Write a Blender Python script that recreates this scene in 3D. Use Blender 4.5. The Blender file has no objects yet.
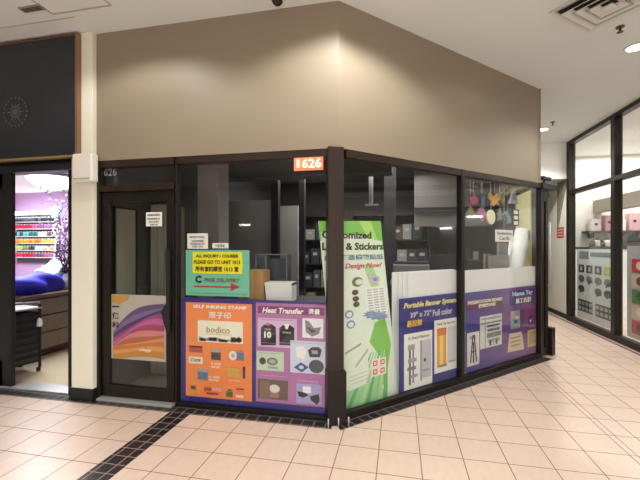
import bpy, bmesh, math, random
from mathutils import Vector, Matrix, Euler
random.seed(7)
sc = bpy.context.scene
C = sc.collection
R = math.radians
PI = math.pi

# ------------------------------------------------------------------ camera, world, light, exposure
FPX, EYE, YAW = 372.0, 1.58, R(12)
cam_d = bpy.data.cameras.new('camera')
cam = bpy.data.objects.new('camera', cam_d); C.objects.link(cam)
cam.location = (0, 0, EYE); cam.rotation_euler = (R(90), 0, YAW)
cam_d.sensor_width = 36; cam_d.lens = 36*FPX/640; cam_d.shift_y = 5/640; cam_d.clip_start = .05
sc.camera = cam

w = bpy.data.worlds.new('world'); sc.world = w; w.use_nodes = True
w.node_tree.nodes['Background'].inputs[0].default_value = (1, .93, .84, 1)
w.node_tree.nodes['Background'].inputs[1].default_value = .05

def lamp(name, kind, loc, energy, col=(1, .90, .77), rot=(0, 0, 0), **k):
    d = bpy.data.lights.new(name, kind); d.energy = energy; d.color = col
    for a, v in k.items(): setattr(d, a, v)
    o = bpy.data.objects.new(name, d); o.location = loc; o.rotation_euler = rot; C.objects.link(o)
    return o
WARM = (1, 1, .97)
# the mall's recessed ceiling fittings: wide soft ones over the concourse, downlights washing the shop front
lamp('concourse_light', 'AREA', (-.4, -1.5, 3.70), 190, WARM, shape='RECTANGLE', size=5.0, size_y=3.0, spread=R(145))
lamp('concourse_light', 'AREA', (-5.0, .4, 3.70), 12, WARM, shape='RECTANGLE', size=2.0, size_y=2.0, spread=R(105))
lamp('corridor_light', 'AREA', (2.4, 1.0, 3.70), 7, WARM, shape='RECTANGLE', size=.9, size_y=1.6, spread=R(110))
lamp('board_fill_light', 'AREA', (.6, -5.9, 1.3), 105, (1, .99, .96), rot=(R(90), 0, 0), shape='RECTANGLE', size=4.2, size_y=1.8)  # added fill behind the viewer that brightens the window boards
DOWN = [(2.52, 4.68), (2.62, 7.64)]
for (x, y), e in zip(DOWN, (80, 290)):
    lamp('downlight_beam', 'SPOT', (x, y, 3.70), e, WARM, spot_size=R(140), spot_blend=.5, shadow_soft_size=.08)
for x, y, e in [(-2.35, 2.45, 34), (-.5, 2.55, 54), (.22, 2.85, 55), (1.35, 4.05, 5)]:
    lamp('downlight_beam', 'SPOT', (x, y, 3.70), e, WARM, spot_size=R(146), spot_blend=.35, shadow_soft_size=.05)
# inside the shops
lamp('embroidery_shop_light', 'AREA', (-6.0, 4.9, 2.66), 165, (.86, .92, 1), shape='RECTANGLE', size=2.4, size_y=1.6)
lamp('print_shop_light', 'AREA', (-.6, 6.6, 3.0), 62, (1, .97, .93), shape='RECTANGLE', size=2.5, size_y=2.0)
lamp('print_shop_light', 'AREA', (.7, 5.6, 3.0), 14, (1, .97, .93), shape='RECTANGLE', size=.8, size_y=.8)
lamp('gift_shop_light', 'AREA', (4.9, 8.0, 3.70), 105, (1, 1, .98), shape='RECTANGLE', size=1.6, size_y=4.0)

sc.view_settings.view_transform = 'Standard'; sc.view_settings.look = 'None'
sc.view_settings.gamma = 1; sc.view_settings.use_curve_mapping = False
sc.view_settings.exposure = 0.47
sc.cycles.use_denoising = True
sc.cycles.transparent_max_bounces = 24
sc.cycles.sample_clamp_indirect = 6

# ------------------------------------------------------------------ measuring (true planes of the place)
_a = YAW; _Rv = (math.cos(_a), math.sin(_a)); _Fv = (-math.sin(_a), math.cos(_a))
S2 = math.sqrt(.5)
PX, PY = -.52, 3.25                 # corner where the two shop fronts meet
def ray(x, y):
    p = (x-320)/FPX
    return (_Rv[0]*p+_Fv[0], _Rv[1]*p+_Fv[1], (245-y)/FPX)
def onY(x, y, Y):
    r = ray(x, y); t = Y/r[1]; return Vector((r[0]*t, Y, EYE+r[2]*t))
def onX(x, y, X):
    r = ray(x, y); t = X/r[0]; return Vector((X, r[1]*t, EYE+r[2]*t))
def onL(x, y, off=.06):             # left shop front: (X, z)
    v = onY(x, y, PY+off); return v.x, v.z
def onR(x, y, off=.06):             # right shop front, 45 degrees: (u along it, z)
    qx, qy = PX-S2*off, PY+S2*off
    r = ray(x, y); t = (qx-qy)/(r[0]-r[1])
    return ((r[0]*t-PX)*S2+(r[1]*t-PY)*S2, EYE+r[2]*t)
def onG(x, y, X=3.5):               # gift shop front: (Y, z)
    v = onX(x, y, X); return v.y, v.z

# ------------------------------------------------------------------ materials
def lin(c):
    c = c/255.0
    return c/12.92 if c <= .04045 else ((c+.055)/1.055)**2.4
def rgb(r, g, b): return (lin(r), lin(g), lin(b), 1)
MC = {}
def mat(name, col, rough=.5, metal=0, noise=0, nscale=8, bump=0, emit=0, spec=.5):
    if name in MC: return MC[name]
    m = bpy.data.materials.new(name); m.use_nodes = True
    nt = m.node_tree; b = nt.nodes['Principled BSDF']
    b.inputs['Base Color'].default_value = col
    b.inputs['Roughness'].default_value = rough; b.inputs['Metallic'].default_value = metal
    b.inputs['Specular IOR Level'].default_value = spec
    if emit:
        b.inputs['Emission Color'].default_value = col; b.inputs['Emission Strength'].default_value = emit
    if noise or bump:
        tc = nt.nodes.new('ShaderNodeTexCoord'); n = nt.nodes.new('ShaderNodeTexNoise')
        n.inputs['Scale'].default_value = nscale; n.inputs['Detail'].default_value = 5
        nt.links.new(tc.outputs['Object'], n.inputs['Vector'])
        if noise:
            r = nt.nodes.new('ShaderNodeMapRange')
            r.inputs['To Min'].default_value = 1-noise; r.inputs['To Max'].default_value = 1+noise
            nt.links.new(n.outputs['Fac'], r.inputs['Value'])
            mx = nt.nodes.new('ShaderNodeVectorMath'); mx.operation = 'SCALE'
            mx.inputs[0].default_value = col[:3]
            nt.links.new(r.outputs[0], mx.inputs['Scale'])
            nt.links.new(mx.outputs[0], b.inputs['Base Color'])
        if bump:
            bp = nt.nodes.new('ShaderNodeBump'); bp.inputs['Strength'].default_value = bump; bp.inputs['Distance'].default_value = .01
            nt.links.new(n.outputs['Fac'], bp.inputs['Height']); nt.links.new(bp.outputs[0], b.inputs['Normal'])
    MC[name] = m; return m
def ink(r, g, b):                    # printed colour
    return mat('print_%02x%02x%02x' % (r, g, b), rgb(r, g, b), .45, noise=.04, nscale=30)
def glass_mat(name, tint=(.985, .99, .99), f0=.05):
    m = bpy.data.materials.new(name); m.use_nodes = True; nt = m.node_tree; nt.nodes.clear()
    o = nt.nodes.new('ShaderNodeOutputMaterial'); t = nt.nodes.new('ShaderNodeBsdfTransparent'); g = nt.nodes.new('ShaderNodeBsdfGlossy')
    t.inputs[0].default_value = (*tint, 1); g.inputs['Roughness'].default_value = .01
    lw = nt.nodes.new('ShaderNodeLayerWeight'); lw.inputs['Blend'].default_value = .5
    p = nt.nodes.new('ShaderNodeMath'); p.operation = 'POWER'; p.inputs[1].default_value = 5
    r = nt.nodes.new('ShaderNodeMapRange'); r.inputs['To Min'].default_value = f0; r.inputs['To Max'].default_value = 1
    mx = nt.nodes.new('ShaderNodeMixShader')
    nt.links.new(lw.outputs['Facing'], p.inputs[0]); nt.links.new(p.outputs[0], r.inputs['Value'])
    nt.links.new(r.outputs[0], mx.inputs[0]); nt.links.new(t.outputs[0], mx.inputs[1]); nt.links.new(g.outputs[0], mx.inputs[2])
    nt.links.new(mx.outputs[0], o.inputs[0]); return m
GLASS = glass_mat('shop_glass', f0=.028)
CLEAR = glass_mat('clear_plastic', (.9, .92, .93), .06)

FRAME = mat('dark_bronze_aluminium', rgb(50, 38, 32), .38, .25, noise=.12, nscale=5, spec=.4)
FRAMED = mat('black_brown_aluminium', rgb(32, 26, 24), .4, .2, noise=.12, nscale=5, spec=.35)
TAUPE = mat('taupe_wall_paint', rgb(141, 128, 110), .5, noise=.03, nscale=3, bump=.02, spec=.35)
CREAM = mat('cream_paint', rgb(230, 228, 212), .6, noise=.03, nscale=3)
CEIL = mat('ceiling_paint', rgb(219, 226, 226), .8, noise=.025, nscale=2, spec=.2)
WHITE = mat('white_paint', rgb(240, 240, 236), .7, noise=.02, nscale=3)
BLACK = mat('black_panel', rgb(35, 38, 46), .4, noise=.12, nscale=2)
MATTBLACK = mat('matt_black', rgb(20, 20, 22), .6, noise=.15, nscale=6)
STEEL = mat('brushed_steel', rgb(200, 198, 194), .45, .6, noise=.08, nscale=20)
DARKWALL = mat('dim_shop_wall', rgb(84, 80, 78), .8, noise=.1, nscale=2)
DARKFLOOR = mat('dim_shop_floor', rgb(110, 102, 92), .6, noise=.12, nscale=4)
PAPER = mat('white_paper', rgb(232, 231, 224), .7, noise=.02)
FOAM = mat('white_foam_board', rgb(228, 231, 230), .7, noise=.02)
BROWNBOX = mat('corrugated_cardboard', rgb(176, 134, 84), .8, noise=.1, nscale=12)
WOOD = mat('grey_brown_wood', rgb(128, 112, 92), .55, noise=.25, nscale=5)
REDWOOD = mat('red_brown_wood', rgb(86, 44, 32), .5, noise=.2, nscale=6)
INK = mat('black_ink', rgb(25, 25, 28), .6)
WINK = mat('white_ink', rgb(238, 236, 230), .6)
GREYINK = mat('grey_ink', rgb(120, 120, 122), .6)

def floor_mat():
    m = bpy.data.materials.new('peach_ceramic_tile'); m.use_nodes = True; nt = m.node_tree; b = nt.nodes['Principled BSDF']
    def math_(op, a, c=None):
        n = nt.nodes.new('ShaderNodeMath'); n.operation = op
        for i, v in enumerate((a, c)):
            if v is None: continue
            if isinstance(v, (int, float)): n.inputs[i].default_value = v
            else: nt.links.new(v, n.inputs[i])
        return n.outputs[0]
    tc = nt.nodes.new('ShaderNodeTexCoord'); sp = nt.nodes.new('ShaderNodeSeparateXYZ')
    nt.links.new(tc.outputs['Object'], sp.inputs[0]); X, Y = sp.outputs[0], sp.outputs[1]
    T = .308
    right = math_('GREATER_THAN', X, 1.73); left = math_('LESS_THAN', X, -2.0)
    xs = math_('ADD', math_('SUBTRACT', X, .155), math_('ADD', math_('MULTIPLY', right, -.205), math_('MULTIPLY', left, .036)))
    ux = math_('DIVIDE', xs, T); uy = math_('DIVIDE', math_('SUBTRACT', Y, 2.600), T)
    def line(u):
        f = math_('FRACT', math_('ADD', u, 500.5)); return math_('LESS_THAN', math_('ABSOLUTE', math_('SUBTRACT', f, .5)), .0115)
    extra = math_('LESS_THAN', math_('ABSOLUTE', math_('SUBTRACT', X, 1.747)), .0035)
    g = math_('MAXIMUM', math_('MAXIMUM', line(ux), line(uy)), extra)
    cx = nt.nodes.new('ShaderNodeCombineXYZ')
    nt.links.new(math_('FLOOR', ux), cx.inputs[0]); nt.links.new(math_('FLOOR', uy), cx.inputs[1])
    wn = nt.nodes.new('ShaderNodeTexWhiteNoise'); wn.noise_dimensions = '2D'; nt.links.new(cx.outputs[0], wn.inputs['Vector'])
    no = nt.nodes.new('ShaderNodeTexNoise'); no.inputs['Scale'].default_value = 22; no.inputs['Detail'].default_value = 6
    mp = nt.nodes.new('ShaderNodeMapping'); mp.inputs['Scale'].default_value = (1, .45, 1); mp.inputs['Rotation'].default_value = (0, 0, .5)
    nt.links.new(tc.outputs['Object'], mp.inputs[0]); nt.links.new(mp.outputs[0], no.inputs['Vector'])
    v = math_('ADD', math_('ADD', .865, math_('MULTIPLY', wn.outputs['Value'], .05)), math_('MULTIPLY', no.outputs['Fac'], .22))
    sc_ = nt.nodes.new('ShaderNodeVectorMath'); sc_.operation = 'SCALE'; sc_.inputs[0].default_value = rgb(211, 187, 170)[:3]
    nt.links.new(v, sc_.inputs['Scale'])
    mx = nt.nodes.new('ShaderNodeMix'); mx.data_type = 'RGBA'
    nt.links.new(g, mx.inputs['Factor']); nt.links.new(sc_.outputs[0], mx.inputs['A']); mx.inputs['B'].default_value = rgb(132, 92, 72)
    nt.links.new(mx.outputs['Result'], b.inputs['Base Color'])
    rr = math_('ADD', .26, math_('MULTIPLY', no.outputs['Fac'], .16)); nt.links.new(math_('MAXIMUM', rr, math_('MULTIPLY', g, .8)), b.inputs['Roughness'])
    bp = nt.nodes.new('ShaderNodeBump'); bp.inputs['Strength'].default_value = .25; bp.inputs['Distance'].default_value = .003
    nt.links.new(math_('SUBTRACT', math_('MULTIPLY', no.outputs['Fac'], .3), g), bp.inputs['Height']); nt.links.new(bp.outputs[0], b.inputs['Normal'])
    return m
TILE = floor_mat()
def band_mat():
    m = bpy.data.materials.new('black_mosaic_tile'); m.use_nodes = True; nt = m.node_tree; b = nt.nodes['Principled BSDF']
    tc = nt.nodes.new('ShaderNodeTexCoord'); br = nt.nodes.new('ShaderNodeTexBrick')
    br.offset = 0; br.inputs['Scale'].default_value = 1; br.inputs['Brick Width'].default_value = .105; br.inputs['Row Height'].default_value = .105
    br.inputs['Mortar Size'].default_value = .004
    br.inputs['Color1'].default_value = rgb(30, 26, 27); br.inputs['Color2'].default_value = rgb(42, 36, 36); br.inputs['Mortar'].default_value = rgb(150, 134, 126)
    nt.links.new(tc.outputs['Object'], br.inputs['Vector']); nt.links.new(br.outputs['Color'], b.inputs['Base Color'])
    b.inputs['Roughness'].default_value = .3; return m
BAND = band_mat()

# ------------------------------------------------------------------ mesh helpers
class MB:
    def __init__(s): s.bm = bmesh.new(); s.mats = []; s.runs = []
    def mi(s, m):
        if m not in s.mats: s.mats.append(m)
        return s.mats.index(m)
    def _set(s, faces, m, smooth=False):
        i = s.mi(m)
        for f in faces: f.material_index = i; f.smooth = smooth
    def box(s, x0, y0, z0, x1, y1, z1, m, bev=0):
        xs, ys, zs = sorted((x0, x1)), sorted((y0, y1)), sorted((z0, z1))
        v = [s.bm.verts.new((x, y, z)) for z in zs for y in ys for x in xs]
        f = [s.bm.faces.new([v[i] for i in q]) for q in ((0, 2, 3, 1), (4, 5, 7, 6), (0, 1, 5, 4), (2, 6, 7, 3), (0, 4, 6, 2), (1, 3, 7, 5))]
        s._set(f, m)
        if bev:
            r = bmesh.ops.bevel(s.bm, geom=list({e for q in f for e in q.edges}), offset=bev, segments=2, affect='EDGES', profile=.5)
            s._set(r['faces'], m)
        return s
    def prism(s, pts, y0, y1, m, smooth=False):        # outline in x,z; extruded along y
        a = [s.bm.verts.new((x, y0, z)) for x, z in pts]; b = [s.bm.verts.new((x, y1, z)) for x, z in pts]
        n = len(pts)
        f = [s.bm.faces.new(a), s.bm.faces.new(b[::-1])]
        g = [s.bm.faces.new((a[i], b[i], b[(i+1) % n], a[(i+1) % n])) for i in range(n)]
        s._set(f, m); s._set(g, m, smooth); bmesh.ops.recalc_face_normals(s.bm, faces=f+g); return s
    def slab(s, pts, z0, z1, m):                        # outline in x,y; extruded along z
        a = [s.bm.verts.new((x, y, z0)) for x, y in pts]; b = [s.bm.verts.new((x, y, z1)) for x, y in pts]
        n = len(pts)
        f = [s.bm.faces.new(a), s.bm.faces.new(b[::-1])]+[s.bm.faces.new((a[i], b[i], b[(i+1) % n], a[(i+1) % n])) for i in range(n)]
        s._set(f, m); bmesh.ops.recalc_face_normals(s.bm, faces=f); return s
    def tube(s, p0, p1, r, m, n=10, r1=None):
        p0, p1 = Vector(p0), Vector(p1); d = (p1-p0); r1 = r if r1 is None else r1
        q = d.to_track_quat('Z', 'Y').to_matrix()
        A = [s.bm.verts.new(p0+q @ Vector((math.cos(2*PI*i/n)*r, math.sin(2*PI*i/n)*r, 0))) for i in range(n)]
        B = [s.bm.verts.new(p1+q @ Vector((math.cos(2*PI*i/n)*r1, math.sin(2*PI*i/n)*r1, 0))) for i in range(n)]
        f = [s.bm.faces.new(A[::-1]), s.bm.faces.new(B)]
        g = [s.bm.faces.new((A[i], A[(i+1) % n], B[(i+1) % n], B[i])) for i in range(n)]
        s._set(f, m); s._set(g, m, True); return s
    def lathe(s, prof, m, c=(0, 0, 0), n=16, mats=None):
        rings = []
        for r, z in prof:
            rings.append([s.bm.verts.new((c[0]+math.cos(2*PI*i/n)*max(r, .0005), c[1]+math.sin(2*PI*i/n)*max(r, .0005), c[2]+z)) for i in range(n)])
        for k in range(len(rings)-1):
            g = [s.bm.faces.new((rings[k][i], rings[k][(i+1) % n], rings[k+1][(i+1) % n], rings[k+1][i])) for i in range(n)]
            s._set(g, mats[k] if mats else m, True)
        s._set([s.bm.faces.new(rings[0][::-1]), s.bm.faces.new(rings[-1])], m); return s
    def blob(s, c, r, m, seed=0, lump=.25, sub=3, flat=0):
        rnd = random.Random(seed); ph = [(rnd.uniform(1.5, 4), rnd.uniform(0, 6), Vector((rnd.uniform(-1, 1), rnd.uniform(-1, 1), rnd.uniform(-1, 1)))) for _ in range(7)]
        o = bmesh.ops.create_icosphere(s.bm, subdivisions=sub, radius=1)
        for v in o['verts']:
            k = 1+lump*sum(math.sin(a*3*v.co.dot(d)+b) for a, b, d in ph)/4
            v.co = Vector((v.co.x*r[0]*k, v.co.y*r[1]*k, v.co.z*r[2]*k))
            if v.co.z < -r[2]*.55: v.co.z = -r[2]*.55
            v.co += Vector(c)
        s._set({f for v in o['verts'] for f in v.link_faces}, m, True); return s
    def disc(s, x, z, rx, rz, y0, y1, m, n=20): return s.prism([(x+rx*math.cos(2*PI*i/n), z+rz*math.sin(2*PI*i/n)) for i in range(n)], y0, y1, m, True)
    def text(s, body, x0, z0, x1, z1, y, m, shear=0, bold=0, depth=.002, font=None):
        cu = bpy.data.curves.new('t', 'FONT'); cu.body = body; cu.size = 1; cu.shear = shear; cu.offset = bold; cu.extrude = .02; cu.resolution_u = 2
        ob = bpy.data.objects.new('t', cu); C.objects.link(ob)
        bpy.context.view_layer.update()
        me = bpy.data.meshes.new_from_object(ob.evaluated_get(bpy.context.evaluated_depsgraph_get()))
        bpy.data.objects.remove(ob); bpy.data.curves.remove(cu)
        vs = [v.co.copy() for v in me.vertices]
        if vs:
            ax, bx = min(v.x for v in vs), max(v.x for v in vs); ay, by = min(v.y for v in vs), max(v.y for v in vs)
            vv = [s.bm.verts.new((x0+(v.x-ax)/(bx-ax)*(x1-x0), y-(v.z/.04+.5)*depth, z0+(v.y-ay)/max(by-ay, 1e-6)*(z1-z0))) for v in vs]
            fs = []
            for p in me.polygons:
                try: fs.append(s.bm.faces.new([vv[i] for i in p.vertices]))
                except ValueError: pass
            s._set(fs, m)
        if vs: s.runs.append((vv, fs, m))
        bpy.data.meshes.remove(me); return s
    def build(s, name, parent=None, loc=None, rotz=0):
        if name in ('lettering', 'captions', 'number') and len(s.runs) > 1:      # each line of writing a part of its own
            for vv, fs, m in s.runs:
                q = MB(); nv = {v: q.bm.verts.new(v.co) for v in vv}
                q._set([q.bm.faces.new([nv[v] for v in f.verts]) for f in fs], m); last = q.build(name, parent, loc, rotz)
            bmesh.ops.delete(s.bm, geom=[v for vv, _, _ in s.runs for v in vv], context='VERTS'); s.runs = []
            if not s.bm.verts: s.bm.free(); return last
            name = 'printed_shape'
        me = bpy.data.meshes.new(name); s.bm.to_mesh(me); s.bm.free()
        for m in s.mats: me.materials.append(m)
        o = bpy.data.objects.new(name, me); C.objects.link(o)
        if parent: o.parent = parent
        if loc: o.location = loc
        if rotz: o.rotation_euler = (0, 0, rotz)
        return o
def thing(name, label, cat, loc=(0, 0, 0), rotz=0, group=None, rot=None):
    o = bpy.data.objects.new(name, None); o.empty_display_size = .1; C.objects.link(o)
    o.location = loc; o.rotation_euler = rot or (0, 0, rotz)
    return tag(o, label, cat, group)
def tag(o, label, cat, group=None):
    o['label'] = label; o['category'] = cat; o['kind'] = 'thing'
    if group: o['group'] = group
    return o
def struct(o, label=None):
    o['kind'] = 'structure'
    if label: o['label'] = label
    return o
def struct_root(name, loc=(0, 0, 0), rotz=0):
    o = bpy.data.objects.new(name, None); C.objects.link(o); o.location = loc; o.rotation_euler = (0, 0, rotz); return struct(o)

# local frames: x along a shop front, -y towards the concourse
class Face:
    """Maps measured picture corners to metres in one thing's own frame on a shop front."""
    def __init__(s, side, off): s.side, s.off = side, off
    def uz(s, px, py): return {'L': onL, 'R': onR}[s.side](px, py, s.off) if s.side != 'G' else (-onG(px, py, 3.5+s.off)[0], onG(px, py, 3.5+s.off)[1])
    def world(s, u):
        if s.side == 'L': return (u, PY+s.off, 0), 0
        if s.side == 'R': return (PX+S2*(u-s.off), PY+S2*(u+s.off), 0), R(45)
        return (3.5+s.off, -u, 0), R(-90)
    def root(s, name, label, cat, x0, y0, x1, y1, group=None, base=None):
        (u0, z1), (u1, z0) = s.uz(x0, y0), s.uz(x1, y1)
        if base is not None: z0 = base
        s.u = (u0+u1)/2; s.z = z0
        loc, rz = s.world(s.u); s.t = thing(name, label, cat, (loc[0], loc[1], z0), rz, group)
        s.W = u1-u0; s.Hh = z1-z0
        return s.t
    def loc(s, px, py):
        u, z = s.uz(px, py); return u-s.u, z-s.z
    def rect(s, mb, x0, y0, x1, y1, m, d0=0, d1=.003):  # box standing d1 proud of the sheet
        (u0, z1), (u1, z0) = s.loc(x0, y0), s.loc(x1, y1)
        mb.box(u0, -d0, z0, u1, -d1, z1, m); return u0, z0, u1, z1
    def text(s, mb, body, x0, y0, x1, y1, m, d=.005, **k):
        (u0, z1), (u1, z0) = s.loc(x0, y0), s.loc(x1, y1)
        mb.text(body, u0, z0, u1, z1, -d, m, **k)
    def oval(s, mb, x0, y0, x1, y1, m, d0=0, d1=.005):
        (u0, z1), (u1, z0) = s.loc(x0, y0), s.loc(x1, y1)
        mb.disc((u0+u1)/2, (z0+z1)/2, abs(u1-u0)/2, abs(z1-z0)/2, -d0, -d1, m)
    def poly(s, mb, pts, m, d0=0, d1=.005):
        mb.prism([s.loc(*p) for p in pts], -d0, -d1, m)

# ================================================================== SETTING
ZC = 3.74
PA, PB = onL(71.5, 240, -.05)[0], onL(92.5, 240, -.05)[0]      # the pier's two sides
ENDU = 3.47
EX, EY = PX+S2*ENDU, PY+S2*ENDU                    # far end of the right shop front
struct(MB().slab([(-10, -6), (9, -6), (9, 13), (-10, 13)], -.2, 0, TILE).build('floor'))
struct(MB().slab([(-10, -6), (3.56, -6), (3.56, 8.75), (-10, 8.75)], ZC, ZC+.2, CEIL).build('ceiling'))
# black mosaic bands in the floor
o = struct(MB().slab([(-.035, -3.5), (.175, -3.5), (.175, 3.15-0), (-.035, 3.15)], .0005, .002, BAND).build('trim_1')); o.location = (-2.085, 0, 0)
struct(MB().slab([(-10, 3.14), (PX-.045, 3.14), (PX-.08, 3.32), (-10, 3.32)], .0005, .0025, BAND).build('trim_2'))
struct(MB().slab([(-.06, -.105), (ENDU+.1, -.105), (ENDU+.1, .08), (.0, .08)], .0005, .003, BAND).build('trim_3', None, (PX, PY, 0), R(45)))

# upper taupe bulkhead over the shop front
th = .16
struct(MB().box(PB+.001, PY, 2.44, PX, PY+th, ZC, TAUPE).build('wall_front'))
struct(MB().prism([(0, 2.44), (ENDU-.03, 2.44), (ENDU-.03, ZC), (0, ZC)], 0, th, TAUPE).build('wall_front_right', None, (PX, PY, 0), R(45)))
struct(MB().box(EX-.12, EY-.05, 2.44, EX-.02, 8.9, ZC, TAUPE).build('wall_corridor'))

# print shop interior shell
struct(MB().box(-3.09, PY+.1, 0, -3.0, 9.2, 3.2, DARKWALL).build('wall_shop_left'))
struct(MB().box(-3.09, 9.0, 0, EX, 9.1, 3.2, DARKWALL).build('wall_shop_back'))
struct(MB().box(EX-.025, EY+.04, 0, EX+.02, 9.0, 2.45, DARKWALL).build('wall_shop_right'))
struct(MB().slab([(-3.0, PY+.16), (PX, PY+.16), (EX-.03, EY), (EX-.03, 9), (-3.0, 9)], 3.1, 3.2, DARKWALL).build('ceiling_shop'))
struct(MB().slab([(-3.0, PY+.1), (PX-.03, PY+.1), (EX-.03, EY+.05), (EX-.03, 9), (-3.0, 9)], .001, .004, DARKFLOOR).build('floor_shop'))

# cream pier between the two shops
struct(MB().box(PA, 3.20, .12, PB, 3.42, ZC, CREAM, .004).build('wall_pier'))
struct(MB().box(PA-.02, 3.19, .0, PB+.005, 3.42, .12, MATTBLACK).build('baseboard_pier'))

# --- left shop front frames, door, window
HZ0, HZ1 = 2.37, 2.445
FB = PY+.11
w1 = struct_root('window_1', (0, 0, 0))
mb = MB(); mb.box(-2.12, PY+.005, HZ0, -.60, FB, HZ1, FRAME, .004); mb.build('head_rail', w1)
mb = MB(); mb.box(-2.12, PY+.005, 0.003, -.60, FB, .042, FRAMED, .004); mb.build('sill_rail', w1)
MXA, MXB = onL(175, 300, 0)[0], onL(181.2, 300, .08)[0]
mb = MB(); mb.box(MXA, PY, 0.003, MXB, PY+.08, HZ1, FRAMED, .004); mb.build('mullion', w1)
mb = MB(); mb.box(-2.12, PY+.035, .042, -.60, PY+.043, HZ0, GLASS); mb.build('glass', w1)

d1 = struct_root('door_1', (-2.58, 0, 0))
ox = 2.58
mb = MB(); mb.box(PB+.002+ox, PY, .003, -3.0+ox, FB, HZ1, FRAMED, .004); mb.box(-3.0+ox, PY+.002, HZ0, -2.15+ox, FB, HZ1, FRAME, .004)
mb.box(-3.0+ox, PY+.004, 2.125, -2.15+ox, FB, 2.19, FRAME, .004); mb.build('door_frame', d1)
mb = MB(); mb.box(-3.0+ox, PY+.04, 2.19, -2.15+ox, PY+.048, HZ0, GLASS); mb.build('transom_glass', d1)
lx0, lx1 = -2.99+ox, -2.165+ox
mb = MB(); mb.box(lx0, PY+.03, .03, lx0+.085, PY+.075, 2.115, FRAMED, .004); mb.box(lx1-.085, PY+.03, .03, lx1, PY+.075, 2.115, FRAMED, .004)
mb.box(lx0+.085, PY+.03, 2.02, lx1-.085, PY+.075, 2.115, FRAMED, .004); mb.box(lx0+.085, PY+.03, .03, lx1-.085, PY+.075, .15, FRAMED, .004)
leaf = mb.build('door_leaf', d1)
mb = MB(); mb.box(lx0+.085, PY+.05, .15, lx1-.085, PY+.056, 2.02, GLASS); mb.build('door_glass', leaf)
mb = MB(); hx = lx1-.03
mb.prism([(hx-.015, .72), (hx+.015, .72), (hx+.015, 1.5), (hx-.015, 1.58), (hx-.03, 1.5), (hx-.02, 1.02), (hx-.075, .93), (hx-.06, .86)], PY-.025, PY+.0, MATTBLACK)
mb.tube((hx, PY, 1.45), (hx, PY+.035, 1.45), .012, MATTBLACK); mb.tube((hx, PY, .8), (hx, PY+.035, .8), .012, MATTBLACK)
mb.build('door_handle', leaf)
mb = MB(); mb.box(-3.0+ox, PY-.04, .003, -2.15+ox, PY+.09, .026, STEEL, .004); mb.build('threshold', d1)
f = Face('L', .04)
mb = MB(); s_ = onL(101, 176.5, .04); e_ = onL(117, 168, .04)
mb.text('1626', s_[0]+ox, s_[1], e_[0]+ox, e_[1], PY+.038, mat('worn_white_decal', rgb(120, 118, 118), .6), depth=.001, bold=.03); mb.build('unit_number', d1)

# --- corner post with base guard
cp = struct_root('trim_4', (PX, PY, 0), R(22.5))
mb = MB(); mb.box(-.10, -.02, .003, .042, .10, HZ1+.004, FRAME, .008); mb.build('post', cp)
mb = MB(); mb.box(-.108, -.04, .003, .06, .102, .47, FRAMED, .006); g_ = mb.build('base_guard', cp)
for x in (-.11, -.02, .07):
    mb = MB(); mb.tube((x, -.07, .003), (x, -.07, .085), .006, STEEL); mb.build('anchor_pin', cp)

# --- right shop front frames and glass
def rbox(root, name, u0, y0, z0, u1, y1, z1, m, bev=.004):
    return MB().box(u0, y0, z0, u1, y1, z1, m, bev).build(name, root)
w2 = struct_root('window_2', (PX, PY, 0), R(45)); w3 = struct_root('window_3', (PX, PY, 0), R(45))
MU0, MU1 = onR(456.5, 240, .07)[0], onR(465, 240, 0)[0]
EM0 = onR(536.3, 240, .07)[0]
for rt, a, b in ((w2, .09, MU0), (w3, MU1, EM0)):
    rbox(rt, 'head_rail', a, .005, HZ0, b, .07, HZ1, FRAME); rbox(rt, 'sill_rail', a, .005, .003, b, .07, .07, FRAMED)
    MB().box(a, .035, .07, b, .043, HZ0, GLASS).build('glass', rt)
rbox(w2, 'mullion', MU0, 0, .003, MU1, .07, HZ1, FRAMED); rbox(w3, 'end_post', EM0, 0, .003, ENDU, .07, HZ1, FRAMED)

# glazed door standing open past the end of the shop front
d2 = struct_root('door_2', (PX, PY, 0), R(45))
mb = MB(); a, b = ENDU+.05, ENDU+.24
mb.box(a, .02, .02, a+.07, .065, 2.36, FRAMED, .004); mb.box(b-.07, .02, .02, b, .065, 2.36, FRAMED, .004)
mb.box(a+.07, .02, .02, b-.07, .065, .12, FRAMED); mb.box(a+.07, .02, 2.2, b-.07, .065, 2.36, FRAMED); lf2 = mb.build('door_leaf', d2)
MB().box(a+.07, .04, .12, b-.07, .046, 2.2, GLASS).build('door_glass', lf2)
mb = MB(); mb.tube((b-.03, -.015, .95), (b-.03, -.015, 1.9), .012, STEEL); mb.tube((b-.03, -.015, 1.0), (b-.03, .02, 1.0), .01, STEEL); mb.tube((b-.03, -.015, 1.85), (b-.03, .02, 1.85), .01, STEEL); mb.build('pull_bar', lf2)
mb = MB(); mb.box(ENDU+.01, -.02, 2.37, ENDU+.42, .07, 2.45, FRAMED, .005); mb.box(ENDU+.06, 0, 2.50, ENDU+.3, .05, 2.55, MATTBLACK, .008)
mb.tube((ENDU+.12, .02, 2.45), (ENDU+.12, .02, 2.56), .012, MATTBLACK); mb.build('door_closer', d2)
mb = MB(); mb.box(b+.005, -.03, .004, b+.10, .07, .40, FRAMED, .006); mb.build('post_guard', d2)

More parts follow.
